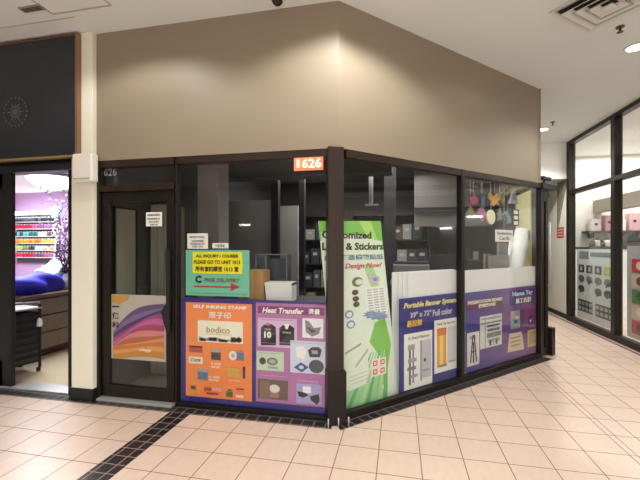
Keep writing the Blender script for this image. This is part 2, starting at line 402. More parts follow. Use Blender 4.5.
# --- far end of the corridor
WX = 3.5
struct(MB().box(EX-.14, 8.75, 2.98, WX+.1, 8.9, ZC, WHITE).build('wall_far_header'))
struct(MB().box(WX, 8.75, .1, WX+.1, 10.2, 2.98, CREAM).build('wall_corridor_right'))
struct(MB().box(WX-.012, 8.77, 0, WX+.1, 10.2, .1, FRAMED).build('baseboard_corridor'))
struct(MB().box(EX-.14, 8.9, 2.98, WX, 10.3, 3.06, CEIL).build('ceiling_corridor'))
struct(MB().box(EX-.14, 10.0, 0, WX, 10.1, 2.98, CREAM).build('wall_far'))
d3 = struct_root('door_3', (0, 9.96, 0))
dx1 = onY(556.5, 250, 9.96).x; dx0 = dx1-1.1
mb = MB(); mb.box(dx1-.12, -.05, .003, dx1, .035, 2.9, FRAMED); mb.box(dx0, -.05, .003, dx0+.1, .035, 2.9, FRAMED); mb.box(dx0, -.05, 2.62, dx1, .035, 2.9, FRAMED); mb.build('door_frame', d3)
mb = MB(); mb.box(dx0+.1, -.02, .02, dx1-.12, .02, 2.62, mat('dark_door', rgb(58, 46, 40), .4, noise=.1)); mb.build('door_leaf', d3)
mb = MB(); mb.box(dx0+.25, -.13, 2.72, dx1-.02, -.05, 2.8, MATTBLACK, .01); mb.tube((dx0+.7, -.1, 2.74), (dx1-.1, -.2, 2.76), .012, MATTBLACK); mb.build('door_closer', d3)
# flat grey triangle on the corridor wall beside the far door
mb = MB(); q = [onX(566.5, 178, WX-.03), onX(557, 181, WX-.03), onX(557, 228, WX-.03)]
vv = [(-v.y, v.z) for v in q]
struct(MB().prism(vv, -.03, 0, mat('grey_triangle', rgb(128, 122, 110), .7, noise=.05)).build('trim_5', None, (WX-.001, 0, 0), R(-90)))

# --- gift shop on the right of the corridor
gs = struct_root('window_4', (WX, 0, 0), R(-90)); gs5 = struct_root('window_5', (WX, 0, 0), R(-90)); gs6 = struct_root('window_6', (WX, 0, 0), R(-90))
TZ0, TZ1 = 2.63, 2.71
def gbox(root, name, y0, z0, y1, z1, m, d0=-.05, d1=.07): return MB().box(-y1, d0, z0, -y0, d1, z1, m, .004).build(name, root)
for rt, a, b in ((gs, 7.08, 8.62), (gs5, 5.0, 6.96), (gs6, 2.4, 4.88)):
    gbox(rt, 'head_rail', a, ZC-.07, b, ZC, FRAMED); gbox(rt, 'sill_rail', a, .003, b, .11, FRAMED); gbox(rt, 'transom_bar', a, TZ0, b, TZ1, FRAMED)
    MB().box(-b, 0, .11, -a, .008, TZ0, GLASS).build('glass', rt); MB().box(-b, 0, TZ1, -a, .008, ZC-.07, GLASS).build('upper_glass', rt)
gbox(gs, 'corner_post', 8.62, .003, 8.76, ZC, FRAMED); gbox(gs, 'mullion', 6.96, .003, 7.08, ZC, FRAMED); gbox(gs5, 'mullion', 4.88, .003, 5.0, ZC, FRAMED)
struct(MB().box(WX-.02, -6, 0, WX+.1, 2.4, ZC, WHITE).build('wall_right'))
struct(MB().box(WX+.1, 10.2, 0, 7.2, 10.3, ZC, mat('gift_shop_wall', rgb(232, 229, 220), .7, noise=.03)).build('wall_gift_shop_back'))
struct(MB().box(7.1, 2.4, 0, 7.2, 10.2, ZC, WHITE).build('wall_gift_shop_right'))
struct(MB().box(WX+.1, 2.3, 0, 7.2, 2.4, ZC, WHITE).build('wall_gift_shop_front'))
struct(MB().box(WX+.1, 2.4, ZC, 7.2, 10.3, ZC+.1, WHITE).build('ceiling_gift_shop'))
struct(MB().box(4.6, 2.4, onX(640, 205, 4.6).z, 4.8, 10.2, onX(640, 190, 4.6).z, mat('grey_soffit_beam', rgb(160, 152, 136), .7, noise=.04)).build('beam_gift_shop'))

struct(MB().slab([(3.365, 2.4), (3.40, 2.4), (3.40, 9.9), (3.365, 9.9)], .0005, .002, mat('black_strip', rgb(40, 34, 32), .4)).build('trim_7'))
# --- embroidery shop shell (left)
PINK = mat('lilac_wall', rgb(196, 160, 208), .7, noise=.03)
struct(MB().box(-10, 6.5, 0, -3.1, 6.6, 2.75, PINK).build('wall_embroidery_back'))
struct(MB().box(-10, 3.35, 0, -9.9, 6.5, 2.75, PINK).build('wall_embroidery_left'))
struct(MB().box(-10, 3.35, 2.70, -3.1, 6.6, 2.80, WHITE).build('ceiling_embroidery'))
struct(MB().box(-10, 3.46, .001, PA, 6.5, .006, mat('cream_vinyl', rgb(222, 206, 170), .35, noise=.03)).build('floor_embroidery'))
struct(MB().box(-10, 3.30, 2.38, PA-.002, 3.45, ZC, MATTBLACK).build('wall_embroidery_front'))
dL = struct_root('door_4', (-3.42, 3.3, 0))
jx = onL(68, 240, .03)[0]+3.42
mb = MB(); mb.box(jx, -.02, .003, PA+3.42-.003, .13, 2.40, FRAMED, .004); mb.build('door_jamb', dL)
mb = MB(); mb.box(-6.5, -.03, 2.37, PA+3.42-.003, .12, 2.45, BLACK, .004); mb.build('door_head', dL)
mb = MB(); mb.box(-6.5, -.02, .003, jx-.002, .16, .018, STEEL, .003); mb.build('threshold', dL)
lxr = onY(11, 250, 3.30).x+3.42
mb = MB(); mb.box(lxr-.34, .0, .02, lxr, .05, 2.37, MATTBLACK, .004); mb.box(lxr-.95, .0, .02, lxr-.12, .05, .3, MATTBLACK); mb.box(lxr-.95, 0, 2.2, lxr-.12, .05, 2.37, MATTBLACK); mb.box(lxr-1.05, 0, .02, lxr-.95, .05, 2.37, MATTBLACK)
lfL = mb.build('door_leaf', dL)
MB().box(lxr-.95, .02, .3, lxr-.12, .026, 2.2, CLEAR).build('door_glass', lfL)

# far side of the concourse, behind the viewer
struct(MB().box(-10, -6.1, 0, 3.56, -6, ZC, mat('dim_far_wall', rgb(70, 64, 60), .7, noise=.2, nscale=.8)).build('wall_rear'))
struct(MB().box(-10.1, -6, 0, -10, 3.3, ZC, TAUPE).build('wall_left'))

# ================================================================== THINGS
# --- black fascia sign over the embroidery shop
t = thing('fascia_sign', 'large black fascia panel with a faint round ornament above the open shop entrance', 'sign', (-5.0, 3.165, 2.47))
fx = onL(0, 0, -.01)[0]
xr = onL(78.5, 100, -.085)[0]+5.0
MB().box(-5, -.0, .02, xr-.03, .05, 1.225, BLACK).build('panel', t)
mb = MB(); mb.box(xr-.03, -.012, .0, xr, .05, 1.25, mat('copper_trim', rgb(138, 104, 78), .45, .2)); mb.box(-5, -.012, 1.225, xr-.03, .05, 1.25, mat('brown_trim', rgb(92, 62, 48), .5)); mb.build('edge_trim', t)
MB().box(-5, -.014, 0, xr-.03, .05, .02, mat('gold_trim', rgb(176, 150, 100), .3, .5)).build('bottom_trim', t)
ux, uz = onL(15.5, 112, -.085); ux += 5.0; uz -= 2.47
mb = MB(); GO = mat('faint_grey_ornament', rgb(92, 90, 94), .4)
mb.disc(ux, uz, .032, .032, 0, -.006, GO)
for k in range(12):
    a = k*PI/6; rr = .085 if k % 2 else .12
    c_, s_ = math.cos(a), math.sin(a)
    mb.prism([(ux+c_*.045-s_*.012, uz+s_*.045+c_*.012), (ux+c_*rr, uz+s_*rr), (ux+c_*.045+s_*.012, uz+s_*.045-c_*.012)], 0, -.004, GO)
for k in range(20):
    a = k*PI/10; mb.disc(ux+math.cos(a)*.15, uz+math.sin(a)*.15, .012, .012, 0, -.004, GO, 8)
mb.build('ornament', t)

# --- white alarm box on the pier
x0, z1 = onL(71.5, 153.5, -.14); x1, z0 = onL(91.5, 181.5, -.14)
t = thing('alarm_box', 'white rounded alarm box fixed to the cream pier above head height', 'box', ((x0+x1)/2, 3.20, z0))
MB().box((x0-x1)/2, -.09, 0, (x1-x0)/2, 0, z1-z0, mat('white_plastic', rgb(228, 226, 216), .4), .018).build('housing', t)
MB().box((x0-x1)/2+.02, -.094, .03, (x1-x0)/2-.02, -.088, .04, mat('grey_seam', rgb(170, 168, 160), .5)).build('seam', t)

# --- illuminated unit number
f = Face('L', .022); t = f.root('number_sign', 'orange lit unit number sign under the top rail of the left window', 'sign', 294.5, 158.5, 323.5, 170)
mb = MB(); f.rect(mb, 294.5, 158.5, 323.5, 170, mat('orange_lit_sign', rgb(226, 130, 98), .5, emit=.18), -.0, .02); mb.build('sign_box', t)
mb = MB(); f.text(mb, '1', 297, 159.8, 300.5, 168.3, mat('pale_red_digit', rgb(250, 196, 170), .5, emit=.3), .022, bold=.03)
f.text(mb, '626', 302.5, 159.5, 322, 168, mat('cream_lit_digit', rgb(255, 236, 205),   .5, emit=.35), .022, bold=.03); mb.build('number', t)

# --- notices on the glass
def notice(side, name, label, x0, y0, x1, y1, lines, col=PAPER, off=.05):
    f = Face(side, off); t = f.root(name, label, 'notice', x0, y0, x1, y1)
    mb = MB(); f.rect(mb, x0, y0, x1, y1, col, 0, .003); mb.build('sheet', t)
    mb = MB()
    for s_, a, b, c, d in lines: f.text(mb, s_, a, b, c, d, INK, .0045)
    if lines: mb.build('lettering', t)
    return t
notice('L', 'paper_notice', 'square white paper notice on the left window above the green sign', 187.5, 233.5, 208, 248.8,
       [('NOTICE TO ALL', 190, 236, 205, 238), ('CUSTOMERS', 192, 240, 204, 242), ('PLEASE GO TO', 191, 243, 205, 245), ('UNIT 1013', 193, 246, 203, 247.6)])
notice('L', 'paper_slip', 'short white paper slip beside the square notice on the left window', 212.5, 243, 228.5, 248.2, [('1626', 216, 244.3, 225, 247)])
notice('L', 'paper_notice', 'small white typed notice taped to the glass of the closed door', 146.2, 212.4, 162, 226.2,
       [('DELIVERY NOTICE', 148, 214.2, 160, 216), ('PLEASE KNOCK OR', 148, 218, 160, 219.6), ('CALL FOR HELP', 149, 221, 159, 222.6), ('THANK YOU', 150, 224, 158, 225.4)], off=.045)
t = notice('R', 'hanging_card', 'white card reading Invitation Cards hung in the right window', 495, 229.5, 512.8, 241.8,
       [('Invitation', 497, 231.5, 511, 235), ('Cards', 499, 236, 509, 240)], off=.10)

MB().tube((0, 0, onR(495, 229.5, .10)[1]-t.location.z), (0, 0, HZ0-t.location.z), .0025, mat('white_string', rgb(200, 198, 190), .8), 6).build('string', t)
# --- green direction sign with yellow panel
f = Face('L', .055); t = f.root('direction_sign', 'green sign with yellow panel and red arrow propped in the left window', 'sign', 186, 250, 249.5, 296.5)
mb = MB(); f.rect(mb, 186, 250, 249.5, 297, mat('sea_green_card', rgb(112, 188, 160), .5, noise=.03), 0, .004); mb.build('backing', t)
mb = MB(); f.rect(mb, 193, 252, 242.5, 274, mat('yellow_card', rgb(238, 226, 32), .5), .004, .007); yp = mb.build('yellow_panel', t)
mb = MB(); f.text(mb, 'ALL INQUIRY / COURIER', 196.5, 254.2, 239, 258.3, INK, .009, bold=.02); f.text(mb, 'PLEASE GO TO UNIT 1013', 194.5, 260, 240.5, 264.3, INK, .009, bold=.02)
f.text(mb, '所有查詢請至 1013 室', 196, 266, 239, 272, INK, .009, bold=.02); mb.build('lettering', yp)
mb = MB(); RD = mat('dark_red_ink', rgb(172, 52, 66), .5); f.text(mb, 'C', 195.5, 275.5, 202, 283, INK, .006, bold=.05)
f.text(mb, 'FREE DELIVERY', 205, 278, 240, 282.5, mat('brown_red_ink', rgb(120, 76, 76), .5), .006, bold=.02)
f.rect(mb, 194, 285.5, 232, 288, RD, .004, .006); f.poly(mb, [(231, 283), (240.5, 287), (231, 291)], RD, .004, .006)
f.text(mb, 'FOR MORE DETAILS PLEASE CALL OUR COUNTER', 190, 292.3, 246.5, 294.6, mat('dark_green_ink', rgb(30, 70, 62), .5), .006); mb.build('lettering', t)

# --- blue display board with stamp and heat transfer posters
f = Face('L', .06); t = f.root('display_board', 'blue display board with orange stamp poster and purple heat transfer poster', 'display board', 181.5, 297.5, 327.5, 411, base=.045)
BLUE = mat('royal_blue_board', rgb(42, 36, 118), .5, noise=.05)
MB().box(-f.W/2, -.0, 0, f.W/2, .02, f.Hh, BLUE).build('backing', t)
mb = MB(); f.rect(mb, 186, 302, 252, 401.5, mat('orange_print', rgb(230, 134, 72), .45, noise=.06, nscale=5), 0, .003); op = mb.build('stamp_poster', t)
mb = MB(); f.text(mb, 'SELF INKING STAMP', 193.5, 304.5, 247, 309.8, WINK, .005, bold=.03); f.text(mb, '原子印', 209, 311.5, 231, 319, WINK, .005, bold=.01); mb.build('lettering', op)
def photo(f, parent, x0, y0, x1, y1, bg, draws, d=.003, name='photo'):
    dd = d-.003; d = .003
    mb = MB(); f.rect(mb, x0, y0, x1, y1, bg, d, d+.002)
    for k in draws: k(mb)
    o = mb.build(name, parent); o.location.y = -dd; return o
D = .006
ov = lambda *a: (lambda mb: f.oval(mb, *a[:4], a[4], .004, a[5] if len(a) > 5 else D))
rc = lambda *a: (lambda mb: f.rect(mb, *a[:4], a[4], .004, a[5] if len(a) > 5 else D))
pl = lambda pts, m, d=D: (lambda mb: f.poly(mb, pts, m, .004, d))
tx = lambda *a, **k: (lambda mb: f.text(mb, a[0], *a[1:5], a[5], .007, **k))
CRM = ink(228, 226, 206); G1 = ink(96, 112, 118); G2 = ink(58, 60, 70); G3 = ink(146, 160, 160); LT = ink(214, 216, 214)
photo(f, op, 198, 320, 243, 344, CRM, [tx('bodico', 207, 326, 230, 333.5, ink(150, 124, 70)), rc(206, 334, 232, 334.8, ink(206, 186, 120)),
      pl([(199, 336), (206, 338), (216, 337), (226, 340), (242, 338), (242, 342), (199, 340.5)], G3), rc(209, 337, 217, 341, G1), rc(219, 339, 228, 342.5, G1), rc(231, 337, 236, 342.5, G2), ov(236, 337, 242, 342.8, G2), rc(200, 338, 206, 341, G1)], name='stamp_photo')
def stamp_pic(x0, y0, x1, y1, draws): photo(f, op, x0, y0, x1, y1, ink(222, 126, 70), draws, .003, 'stamp_photo')
RS = ink(168, 72, 60); GB = ink(86, 112, 146)
stamp_pic(188.5, 344.5, 203.5, 353.5, [rc(189.5, 345.5, 202.5, 352.5, RS), rc(189.5, 345.5, 202.5, 347.5, ink(196, 128, 116))])
stamp_pic(188.5, 355.5, 203.5, 364.5, [rc(189, 356, 203, 364, ink(226, 216, 190)), tx('STAMP', 191, 358, 201, 362, INK)])
stamp_pic(211, 348, 221.5, 360.5, [rc(211.5, 352, 221, 360, G2), rc(212.5, 348.5, 220.5, 352, G3)])
stamp_pic(228.5, 349.5, 244.5, 361, [ov(229, 350.5, 237, 360.5, LT, .0055), ov(231.5, 353.5, 235, 357.5, ink(206, 150, 130), .0065), rc(237, 352, 244, 360.5, GB), rc(238, 350, 243, 352, ink(150, 120, 110))])
stamp_pic(197.5, 368, 208.5, 380.5, [rc(198, 371.5, 208, 380, GB), rc(198.5, 368.5, 207.5, 372, G3)])
stamp_pic(226.5, 366.5, 240.5, 378, [rc(227, 367.5, 240, 377.5, ink(206, 162, 86)), rc(227, 371.5, 240, 372.3, ink(160, 116, 60))])
stamp_pic(242.5, 365.5, 246, 379, [rc(243, 366.5, 245.5, 378.5, G2)])
stamp_pic(190.5, 384, 197, 395, [rc(191, 385.5, 196, 389, ink(70, 70, 48)), rc(190.8, 391, 196.8, 394, ink(196, 156, 60))])
stamp_pic(204, 386, 222, 395.5, [rc(204.5, 387, 211.5, 391, ink(180, 66, 60)), rc(212.5, 387, 221.5, 391.3, ink(222, 160, 150)), rc(207, 392, 219, 395, ink(150, 52, 46))])
stamp_pic(226, 388.5, 233.5, 397.5, [rc(226.5, 391, 233, 397, ink(80, 96, 54)), rc(228, 389, 232, 391, G2)])
stamp_pic(236, 387, 244.5, 398.5, [rc(236.5, 388, 244, 390, ink(96, 60, 30)), rc(236, 394.5, 244, 398, ink(236, 200, 170))])
mb = MB()
for q in [(211.5, 362, 221, 368.5), (209, 375.5, 220, 381.5)]:
    f.text(mb, '8 888\n8888', *q, ink(244, 214, 190), .005)
f.text(mb, 'Self-inking', 229, 379.5, 240, 381.5, WINK, .005); mb.build('captions', op)

mb = MB(); f.rect(mb, 256, 302.5, 325.8, 407.5, mat('purple_print', rgb(168, 112, 160), .45, noise=.08, nscale=4), 0, .003); pp = mb.build('heat_transfer_poster', t)
mb = MB(); f.rect(mb, 258, 305.5, 324.5, 315.5, mat('plum_banner', rgb(124, 44, 108), .45), .003, .005); tb = mb.build('title_banner', pp)
mb = MB(); f.text(mb, 'Heat Transfer', 262.5, 307, 304, 314.2, WINK, .007, shear=.25, bold=.03); f.text(mb, '燙畫', 308.5, 308.5, 320, 314.5, WINK, .007, bold=.02); mb.build('lettering', tb)
NV = ink(34, 32, 42); SH = ink(206, 176, 212)
photo(f, pp, 258, 317.5, 297, 348.5, SH, [
      pl([(261, 328), (264, 324.5), (272, 324), (276, 327), (276.3, 345), (261, 345)], NV), tx('10', 264.5, 331, 271.5, 338, WINK, bold=.04), tx('TEAM', 265, 328.5, 271, 330, WINK), rc(261, 342.3, 276.3, 343.3, WINK, .007), ov(266, 322.5, 270.5, 325.5, ink(180, 120, 130), .0065),
      pl([(279.5, 328), (283, 325), (290, 325), (294.5, 328), (294.5, 345.5), (279.5, 345)], NV), tx('SPORTS', 283, 331.5, 291, 333.5, WINK), rc(279.5, 342.5, 294.5, 343.5, WINK, .007), pl([(284.5, 324), (289.5, 324), (288, 329), (286, 329)], WINK, .0065),
      tx('Personalized uniforms', 262, 318.5, 293, 321, ink(150, 90, 90))], name='jersey_photo')
photo(f, pp, 302.5, 318, 323.5, 338.5, ink(224, 224, 230), [pl([(305, 320), (309, 321), (314, 328), (321, 327), (319, 334), (312, 336.5), (306, 332)], ink(120, 124, 132)), pl([(306, 326), (316, 331), (312, 333)], G2, .0065)], name='shoe_photo')
photo(f, pp, 290.5, 340, 325.3, 374.5, ink(196, 204, 222), [pl([(296, 347), (303, 345.5), (307, 350), (304, 359), (297, 357)], ink(226, 226, 226)), pl([(308, 350), (312, 347), (319, 347), (322, 350), (320, 357), (310, 357)], ink(46, 48, 56)), rc(312, 350, 318, 354, G3, .0065),
      ov(309, 359, 324, 373.5, ink(66, 74, 88)), pl([(294, 367), (301, 362), (309, 367), (302, 372)], ink(52, 78, 138)), ov(299, 365, 304, 369, ink(190, 200, 220), .0065), tx('Custom team wear', 293, 341.5, 322, 344, ink(130, 130, 150))], d=.0055, name='shirt_photo')
photo(f, pp, 256.8, 350.5, 284, 371.5, ink(186, 206, 180), [ov(259.5, 357, 266, 364.5, ink(62, 64, 58)), ov(267, 357, 278, 365.5, ink(110, 114, 106)), ov(269, 359, 276, 363.5, ink(170, 170, 160), .0065), rc(268, 366, 278, 369, ink(140, 160, 150)), tx('Embroidery', 260, 352, 281, 354, ink(170, 90, 90))], name='cap_photo')
photo(f, pp, 258, 378.5, 288, 400.5, ink(104, 84, 76), [rc(260, 380, 270, 399, ink(128, 106, 88)), ov(269, 384, 280, 393, ink(216, 208, 200)), rc(270, 392, 279, 398, ink(156, 118, 112), .0065)], name='tote_photo')
photo(f, pp, 296.5, 383, 321.5, 405, ink(164, 156, 200), [rc(303, 386, 311, 393, ink(232, 232, 238)), pl([(297.5, 391), (304, 392), (309, 395), (303, 397.5), (299, 396)], NV, .0065), pl([(310, 396), (319, 394), (320, 401), (317, 404.5), (311, 400)], ink(40, 40, 48), .0065)], name='bow_photo')
mb = MB(); f.text(mb, '1. Photo transfer printing', 260, 374.5, 287, 377, WINK, .005); f.text(mb, '2. Fabric transfer', 298, 380, 319, 382.3, WINK, .005); mb.build('captions', pp)

# --- purple wave poster on the closed door
f = Face('L', .062); t = f.root('door_poster', 'purple and orange wave poster standing behind the glass of the closed door', 'poster', 110, 293.5, 166, 361.5)
mb = MB(); f.rect(mb, 110, 294, 166, 362, mat('pale_poster', rgb(186, 178, 168), .5), 0, .003); mb.build('sheet', t)
mb = MB()
COLS = [(92, 76, 116), (118, 98, 142), (66, 48, 96), (150, 62, 120), (186, 92, 152), (160, 60, 98), (206, 124, 126), (176, 96, 66), (214, 140, 84), (190, 112, 66), (206, 150, 86), (186, 128, 52)]
(ua, za), (ub, zb) = f.loc(112, 357), f.loc(164.5, 300)
for k, cc in enumerate(COLS):
    fr = k/len(COLS); top = zb-.02-fr*(zb-za-.06); th_ = (zb-za)/len(COLS)*1.25
    pts_t, pts_b = [], []
    for i in range(13):
        s_ = i/12; u = ua+.02+(ub-ua-.02)*s_
        curve = -(1-s_)**2.0*(.26*(1-fr)+.06) + .02*math.sin(5*s_+k)
        if fr > .7: curve *= .5
        pts_t.append((u, max(za, top+curve))); pts_b.append((u, max(za-.006, top+curve-th_*(.8+.25*s_))))
    mb.prism(pts_t+pts_b[::-1], -.003, -.0045-.0002*k, ink(*cc))
f.poly(mb, [(111, 295), (130, 294.8), (128, 300), (120, 304.5), (111.5, 302)], ink(196, 152, 78), .003, .0045)
mb.build('wave_print', t)
mb = MB()
for i, ch in enumerate('一保科'): f.text(mb, ch, 112.6, 302.5+i*9.3+(3 if i == 0 else 0), 119.8, (304.2 if i == 0 else 309.5)+i*9.3+(3 if i == 0 else 0), INK, .006, bold=.02)
f.text(mb, 'yubo ke', 140, 348, 152, 352, WINK, .009); f.text(mb, '一保科', 143, 349, 151, 352.5, WINK, .0092); mb.build('lettering', t)

# --- cardboard box, white paper box, clear plastic box behind the board
def shopbox(name, label, cat, px0, px1, ytop, ybot, Y, depth, m, parts):
    a, b = onY(px0, ytop, Y), onY(px1, ybot, Y)
    t = thing(name, label, cat, ((a.x+b.x)/2, Y, b.z)); W = (b.x-a.x)/2; H = a.z-b.z
    parts(t, W, H, depth); return t
def cb(t, W, H, d):
    MB().box(-W, 0, 0, W, d, H, BROWNBOX, .004).build('carton', t); MB().box(-.03, -.002, 0, .03, -.001, H, mat('packing_tape', rgb(196, 166, 116), .3)).build('tape', t)
a = onY(240, 270, 3.52)
TABZ = onY(264, 302, 3.5).z
def table(): 
    t = thing('display_table', 'low dark table behind the blue display board in the left window', 'table', (-1.35, 3.75, .005))
    MB().box(-.62, -.3, TABZ-.045, .62, .3, TABZ-.005, MATTBLACK, .004).build('tabletop', t)
    for sx in (-1, 1):
        for sy in (-1, 1): MB().box(sx*.58-.02, sy*.26-.02, 0, sx*.58+.02, sy*.26+.02, TABZ-.045, MATTBLACK).build('leg', t)
table()
shopbox('cardboard_box', 'brown cardboard box peeking out beside the green direction sign', 'box', 238, 263.5, 270, 302, 3.5, .2, BROWNBOX, cb)
shopbox('paper_box', 'plain white paper box beside the cardboard box in the left window', 'box', 264.5, 291.5, 282.5, 302, 3.5, .18, PAPER,
        lambda t, W, H, d: (MB().prism([(-W*1.0, H), (W, H*.96), (W, 0), (-W*.86, 0)], 0, d, PAPER).build('carton', t), MB().box(-W, -.004, H*.86, W*1.0, d+.004, H*1.0, PAPER).build('lid', t)))
def clear(t, W, H, d):
    MB().box(-W, 0, 0, W, d, H, CLEAR).build('case', t)
    mb = MB(); E = mat('clear_edge', rgb(150, 154, 158), .3)
    for x in (-W, W-.006, -W*.35):
        mb.box(x, -.002, 0, x+.006, .004, H, E)
    mb.box(-W, -.002, H-.006, W, .004, H, E); mb.build('edges', t)
    MB().prism([(-W*.3, .03), (W*.8, .03), (W*.9, H*.6), (W*.7, H*.9), (-W*.3, H*.9)], .03, d-.03, mat('grey_contents', rgb(70, 74, 80), .5)).build('contents', t)
b_ = onY(262, 282, 3.72)
shopbox('plastic_case', 'clear plastic case with a grey item standing behind the white paper box', 'case', 255.5, 287, 254, 302, 3.74, .16, CLEAR, clear)

# --- green sticker banner leaning at the corner
gb = [onR(320, 221, .14), onR(381, 221, .14), onR(399, 389, .14), onR(344, 402, .14)]
zb0 = .012
t = thing('sticker_banner', 'tall green and white banner about customized stickers leaning beside the corner post', 'banner', (PX+S2*(.45-.12), PY+S2*(.45+.12), 0.006), R(45))
cu = .45
GBAN = mat('leaf_green_print', rgb(128, 196, 92), .4, noise=.10, nscale=4)
PGREEN = mat('pale_green_print', rgb(222, 236, 220), .45, noise=.05, nscale=4)
class BF(Face):
    def __init__(s): s.side, s.off, s.u, s.z = 'R', .12, cu, .006
f = BF()
P_ = lambda x, y: f.loc(x, y)
q = [P_(318.5, 221), P_(380.5, 221), P_(398.5, 389.5), P_(337, 404)]
q = [(q[0][0], q[0][1]), (q[1][0], q[1][1]), (q[2][0], .02), (q[3][0], .02)]
mb = MB(); mb.prism(q, 0, .004, PGREEN); mb.build('sheet', t)
def L_(s, v):  # point inside the banner, s across, v down
    a = (q[0][0]+(q[3][0]-q[0][0])*v, q[0][1]+(q[3][1]-q[0][1])*v); b = (q[1][0]+(q[2][0]-q[1][0])*v, q[1][1]+(q[2][1]-q[1][1])*v)
    return (a[0]+(b[0]-a[0])*s, a[1]+(b[1]-a[1])*s)
mb = MB()
mb.prism([L_(0, 0), L_(1, 0), L_(1, .16), L_(.72, .13), L_(.4, .085), L_(0, .10)], 0, -.0015, GBAN)
G4 = ink(104, 180, 106); G5 = ink(176, 216, 150); G6 = ink(150, 208, 160)
mb.prism([L_(.62, .0), L_(.82, .0), L_(.98, .18), L_(.9, .2)], -.0015, -.002, ink(176, 220, 120))
mb.prism([L_(.62, .24), L_(.74, .22), L_(.96, .42), L_(.9, .5), L_(.72, .36)], 0, -.0015, G5)
mb.prism([L_(.78, .23), L_(.96, .22), L_(.97, .46), L_(.88, .4)], 0, -.0018, ink(226, 240, 222))
mb.prism([L_(.72, .56), L_(.9, .54), L_(.96, .7), L_(.8, .9), L_(.62, .96), L_(.76, .76), L_(.6, .66)], 0, -.0015, GBAN)
for k in range(7):
    mb.prism([L_(.12+.1*k, 1), L_(.2+.1*k, 1), L_(.62+.045*k, .72), L_(.6+.045*k, .72)], -.0015, -.002-.0001*k, [G4, G6, G5][k % 3])
mb.prism([L_(0, .93), L_(.3, .87), L_(.7, .86), L_(.78, 1), L_(0, 1)], 0, -.0014, G6)
mb.build('leaf_print', t)
def btext(mb, s, s0, v0, s1, v1, m, **k):
    a, b = L_(s0, v0), L_(s1, v1); mb.text(s, a[0], b[1], b[0], a[1], -.003, m, **k)
mb = MB(); DG = ink(44, 60, 40)
mb.prism([L_(0.02, .055), L_(.6, .075), L_(.86, .105), L_(.98, .11), L_(.99, .235), L_(0.02, .225)], 0, -.0024, ink(222, 236, 214))
btext(mb, 'Customized', .03, .048, .80, .098, DG, bold=.03); btext(mb, 'Label & Stickers', .02, .108, .985, .16, DG, bold=.03)
btext(mb, '度身訂造標籤貼紙', .03, .172, .97, .212, ink(100, 130, 165), bold=.02); btext(mb, 'Design Now!', .33, .222, .93, .265, ink(196, 96, 110), shear=.3, bold=.02); mb.build('lettering', t)
def bpic(draw, name='photo'): mb = MB(); draw(mb); return mb.build(name, t)
def bo(mb, s0, v0, s1, v1, m, d=.003): a, b = L_(s0, v0), L_(s1, v1); mb.disc((a[0]+b[0])/2, (a[1]+b[1])/2, abs(b[0]-a[0])/2, abs(b[1]-a[1])/2, 0, -d, m)
bpic(lambda mb: (bo(mb, .42, .298, .58, .352, ink(120, 116, 84)), bo(mb, .47, .31, .58, .342, ink(220, 228, 206), .004)), 'label_ring_photo')
bpic(lambda mb: (bo(mb, .70, .295, .87, .345, ink(196, 188, 214)), bo(mb, .76, .31, .83, .33, ink(150, 136, 180), .004)), 'round_label_photo')
for v in (.365, .40, .43): bpic(lambda mb: bo(mb, .40, v, .495, v+.03, ink(96, 76, 70)), 'sticker_sample')
mb = MB(); mb.prism([L_(.62, .36), L_(.96, .36), L_(.95, .53), L_(.58, .53)], 0, -.002, ink(236, 240, 236))
for i in range(11):
    for j in range(3):
        a, b = L_(.64+.105*j, .372+.0145*i), L_(.715+.105*j, .379+.0145*i); mb.box(a[0], -.002, a[1], b[0], -.003, b[1], ink(168, 180, 172))
mb.build('price_table', t)
bpic(lambda mb: (bo(mb, .26, .47, .38, .515, ink(130, 150, 190)), bo(mb, .28, .48, .36, .507, ink(226, 234, 232), .004), bo(mb, .27, .525, .39, .57, ink(130, 150, 190)), bo(mb, .29, .534, .37, .562, ink(226, 234, 232), .004)), 'ring_stickers')
mb = MB(); ctr = L_(.75, .52); mb.prism([(ctr[0]+(.18 if k % 2 else .13)*math.cos(k*PI/12), ctr[1]+(.05 if k % 2 else .034)*math.sin(k*PI/12)+.04*math.cos(k*PI/12)*-.6) for k in range(24)], 0, -.0028, ink(120, 146, 190)); mb.build('star_burst', t)
mb = MB(); mb.prism([L_(.16, .66), L_(.52, .62), L_(.56, .88), L_(.2, .9)], 0, -.0022, ink(222, 234, 216)); 
a, b = L_(.2, .69), L_(.46, .655); mb.prism([a, (b[0], b[1]), (b[0], b[1]-.02), (a[0], a[1]-.02)], -.0022, -.003, ink(150, 160, 140))
a, b = L_(.34, .77), L_(.56, .69); mb.prism([a, b, (b[0], b[1]-.035), (a[0], a[1]-.03)], -.0022, -.003, ink(176, 184, 168))
for v in (.815, .835, .855): a, b = L_(.24, v+.01), L_(.52, v-.002); mb.prism([a, b, (b[0], b[1]-.008), (a[0], a[1]-.008)], -.0022, -.003, ink(186, 200, 180))
mb.build('note_photo', t)
mb = MB(); a, b = L_(.6, .76), L_(.82, .855); mb.box(a[0], 0, a[1], b[0], -.003, b[1], ink(236, 226, 214)); hw, hh = (b[0]-a[0])/2, (a[1]-b[1])/2
for i in range(2):
    for j in range(2):
        cx_, cz_ = a[0]+hw*(.5+i), b[1]+hh*(.5+j); k = .32
        for r_ in (.9, .5): mb.prism([(cx_-hw*k*r_, cz_-hh*k*r_), (cx_+hw*k*r_, cz_-hh*k*r_), (cx_+hw*k*r_, cz_+hh*k*r_), (cx_-hw*k*r_, cz_+hh*k*r_)], -.003, -.0035-(.9-r_)*.002, ink(196, 70, 70) if r_ == .9 else ink(240, 214, 200))
mb.build('red_seal', t)
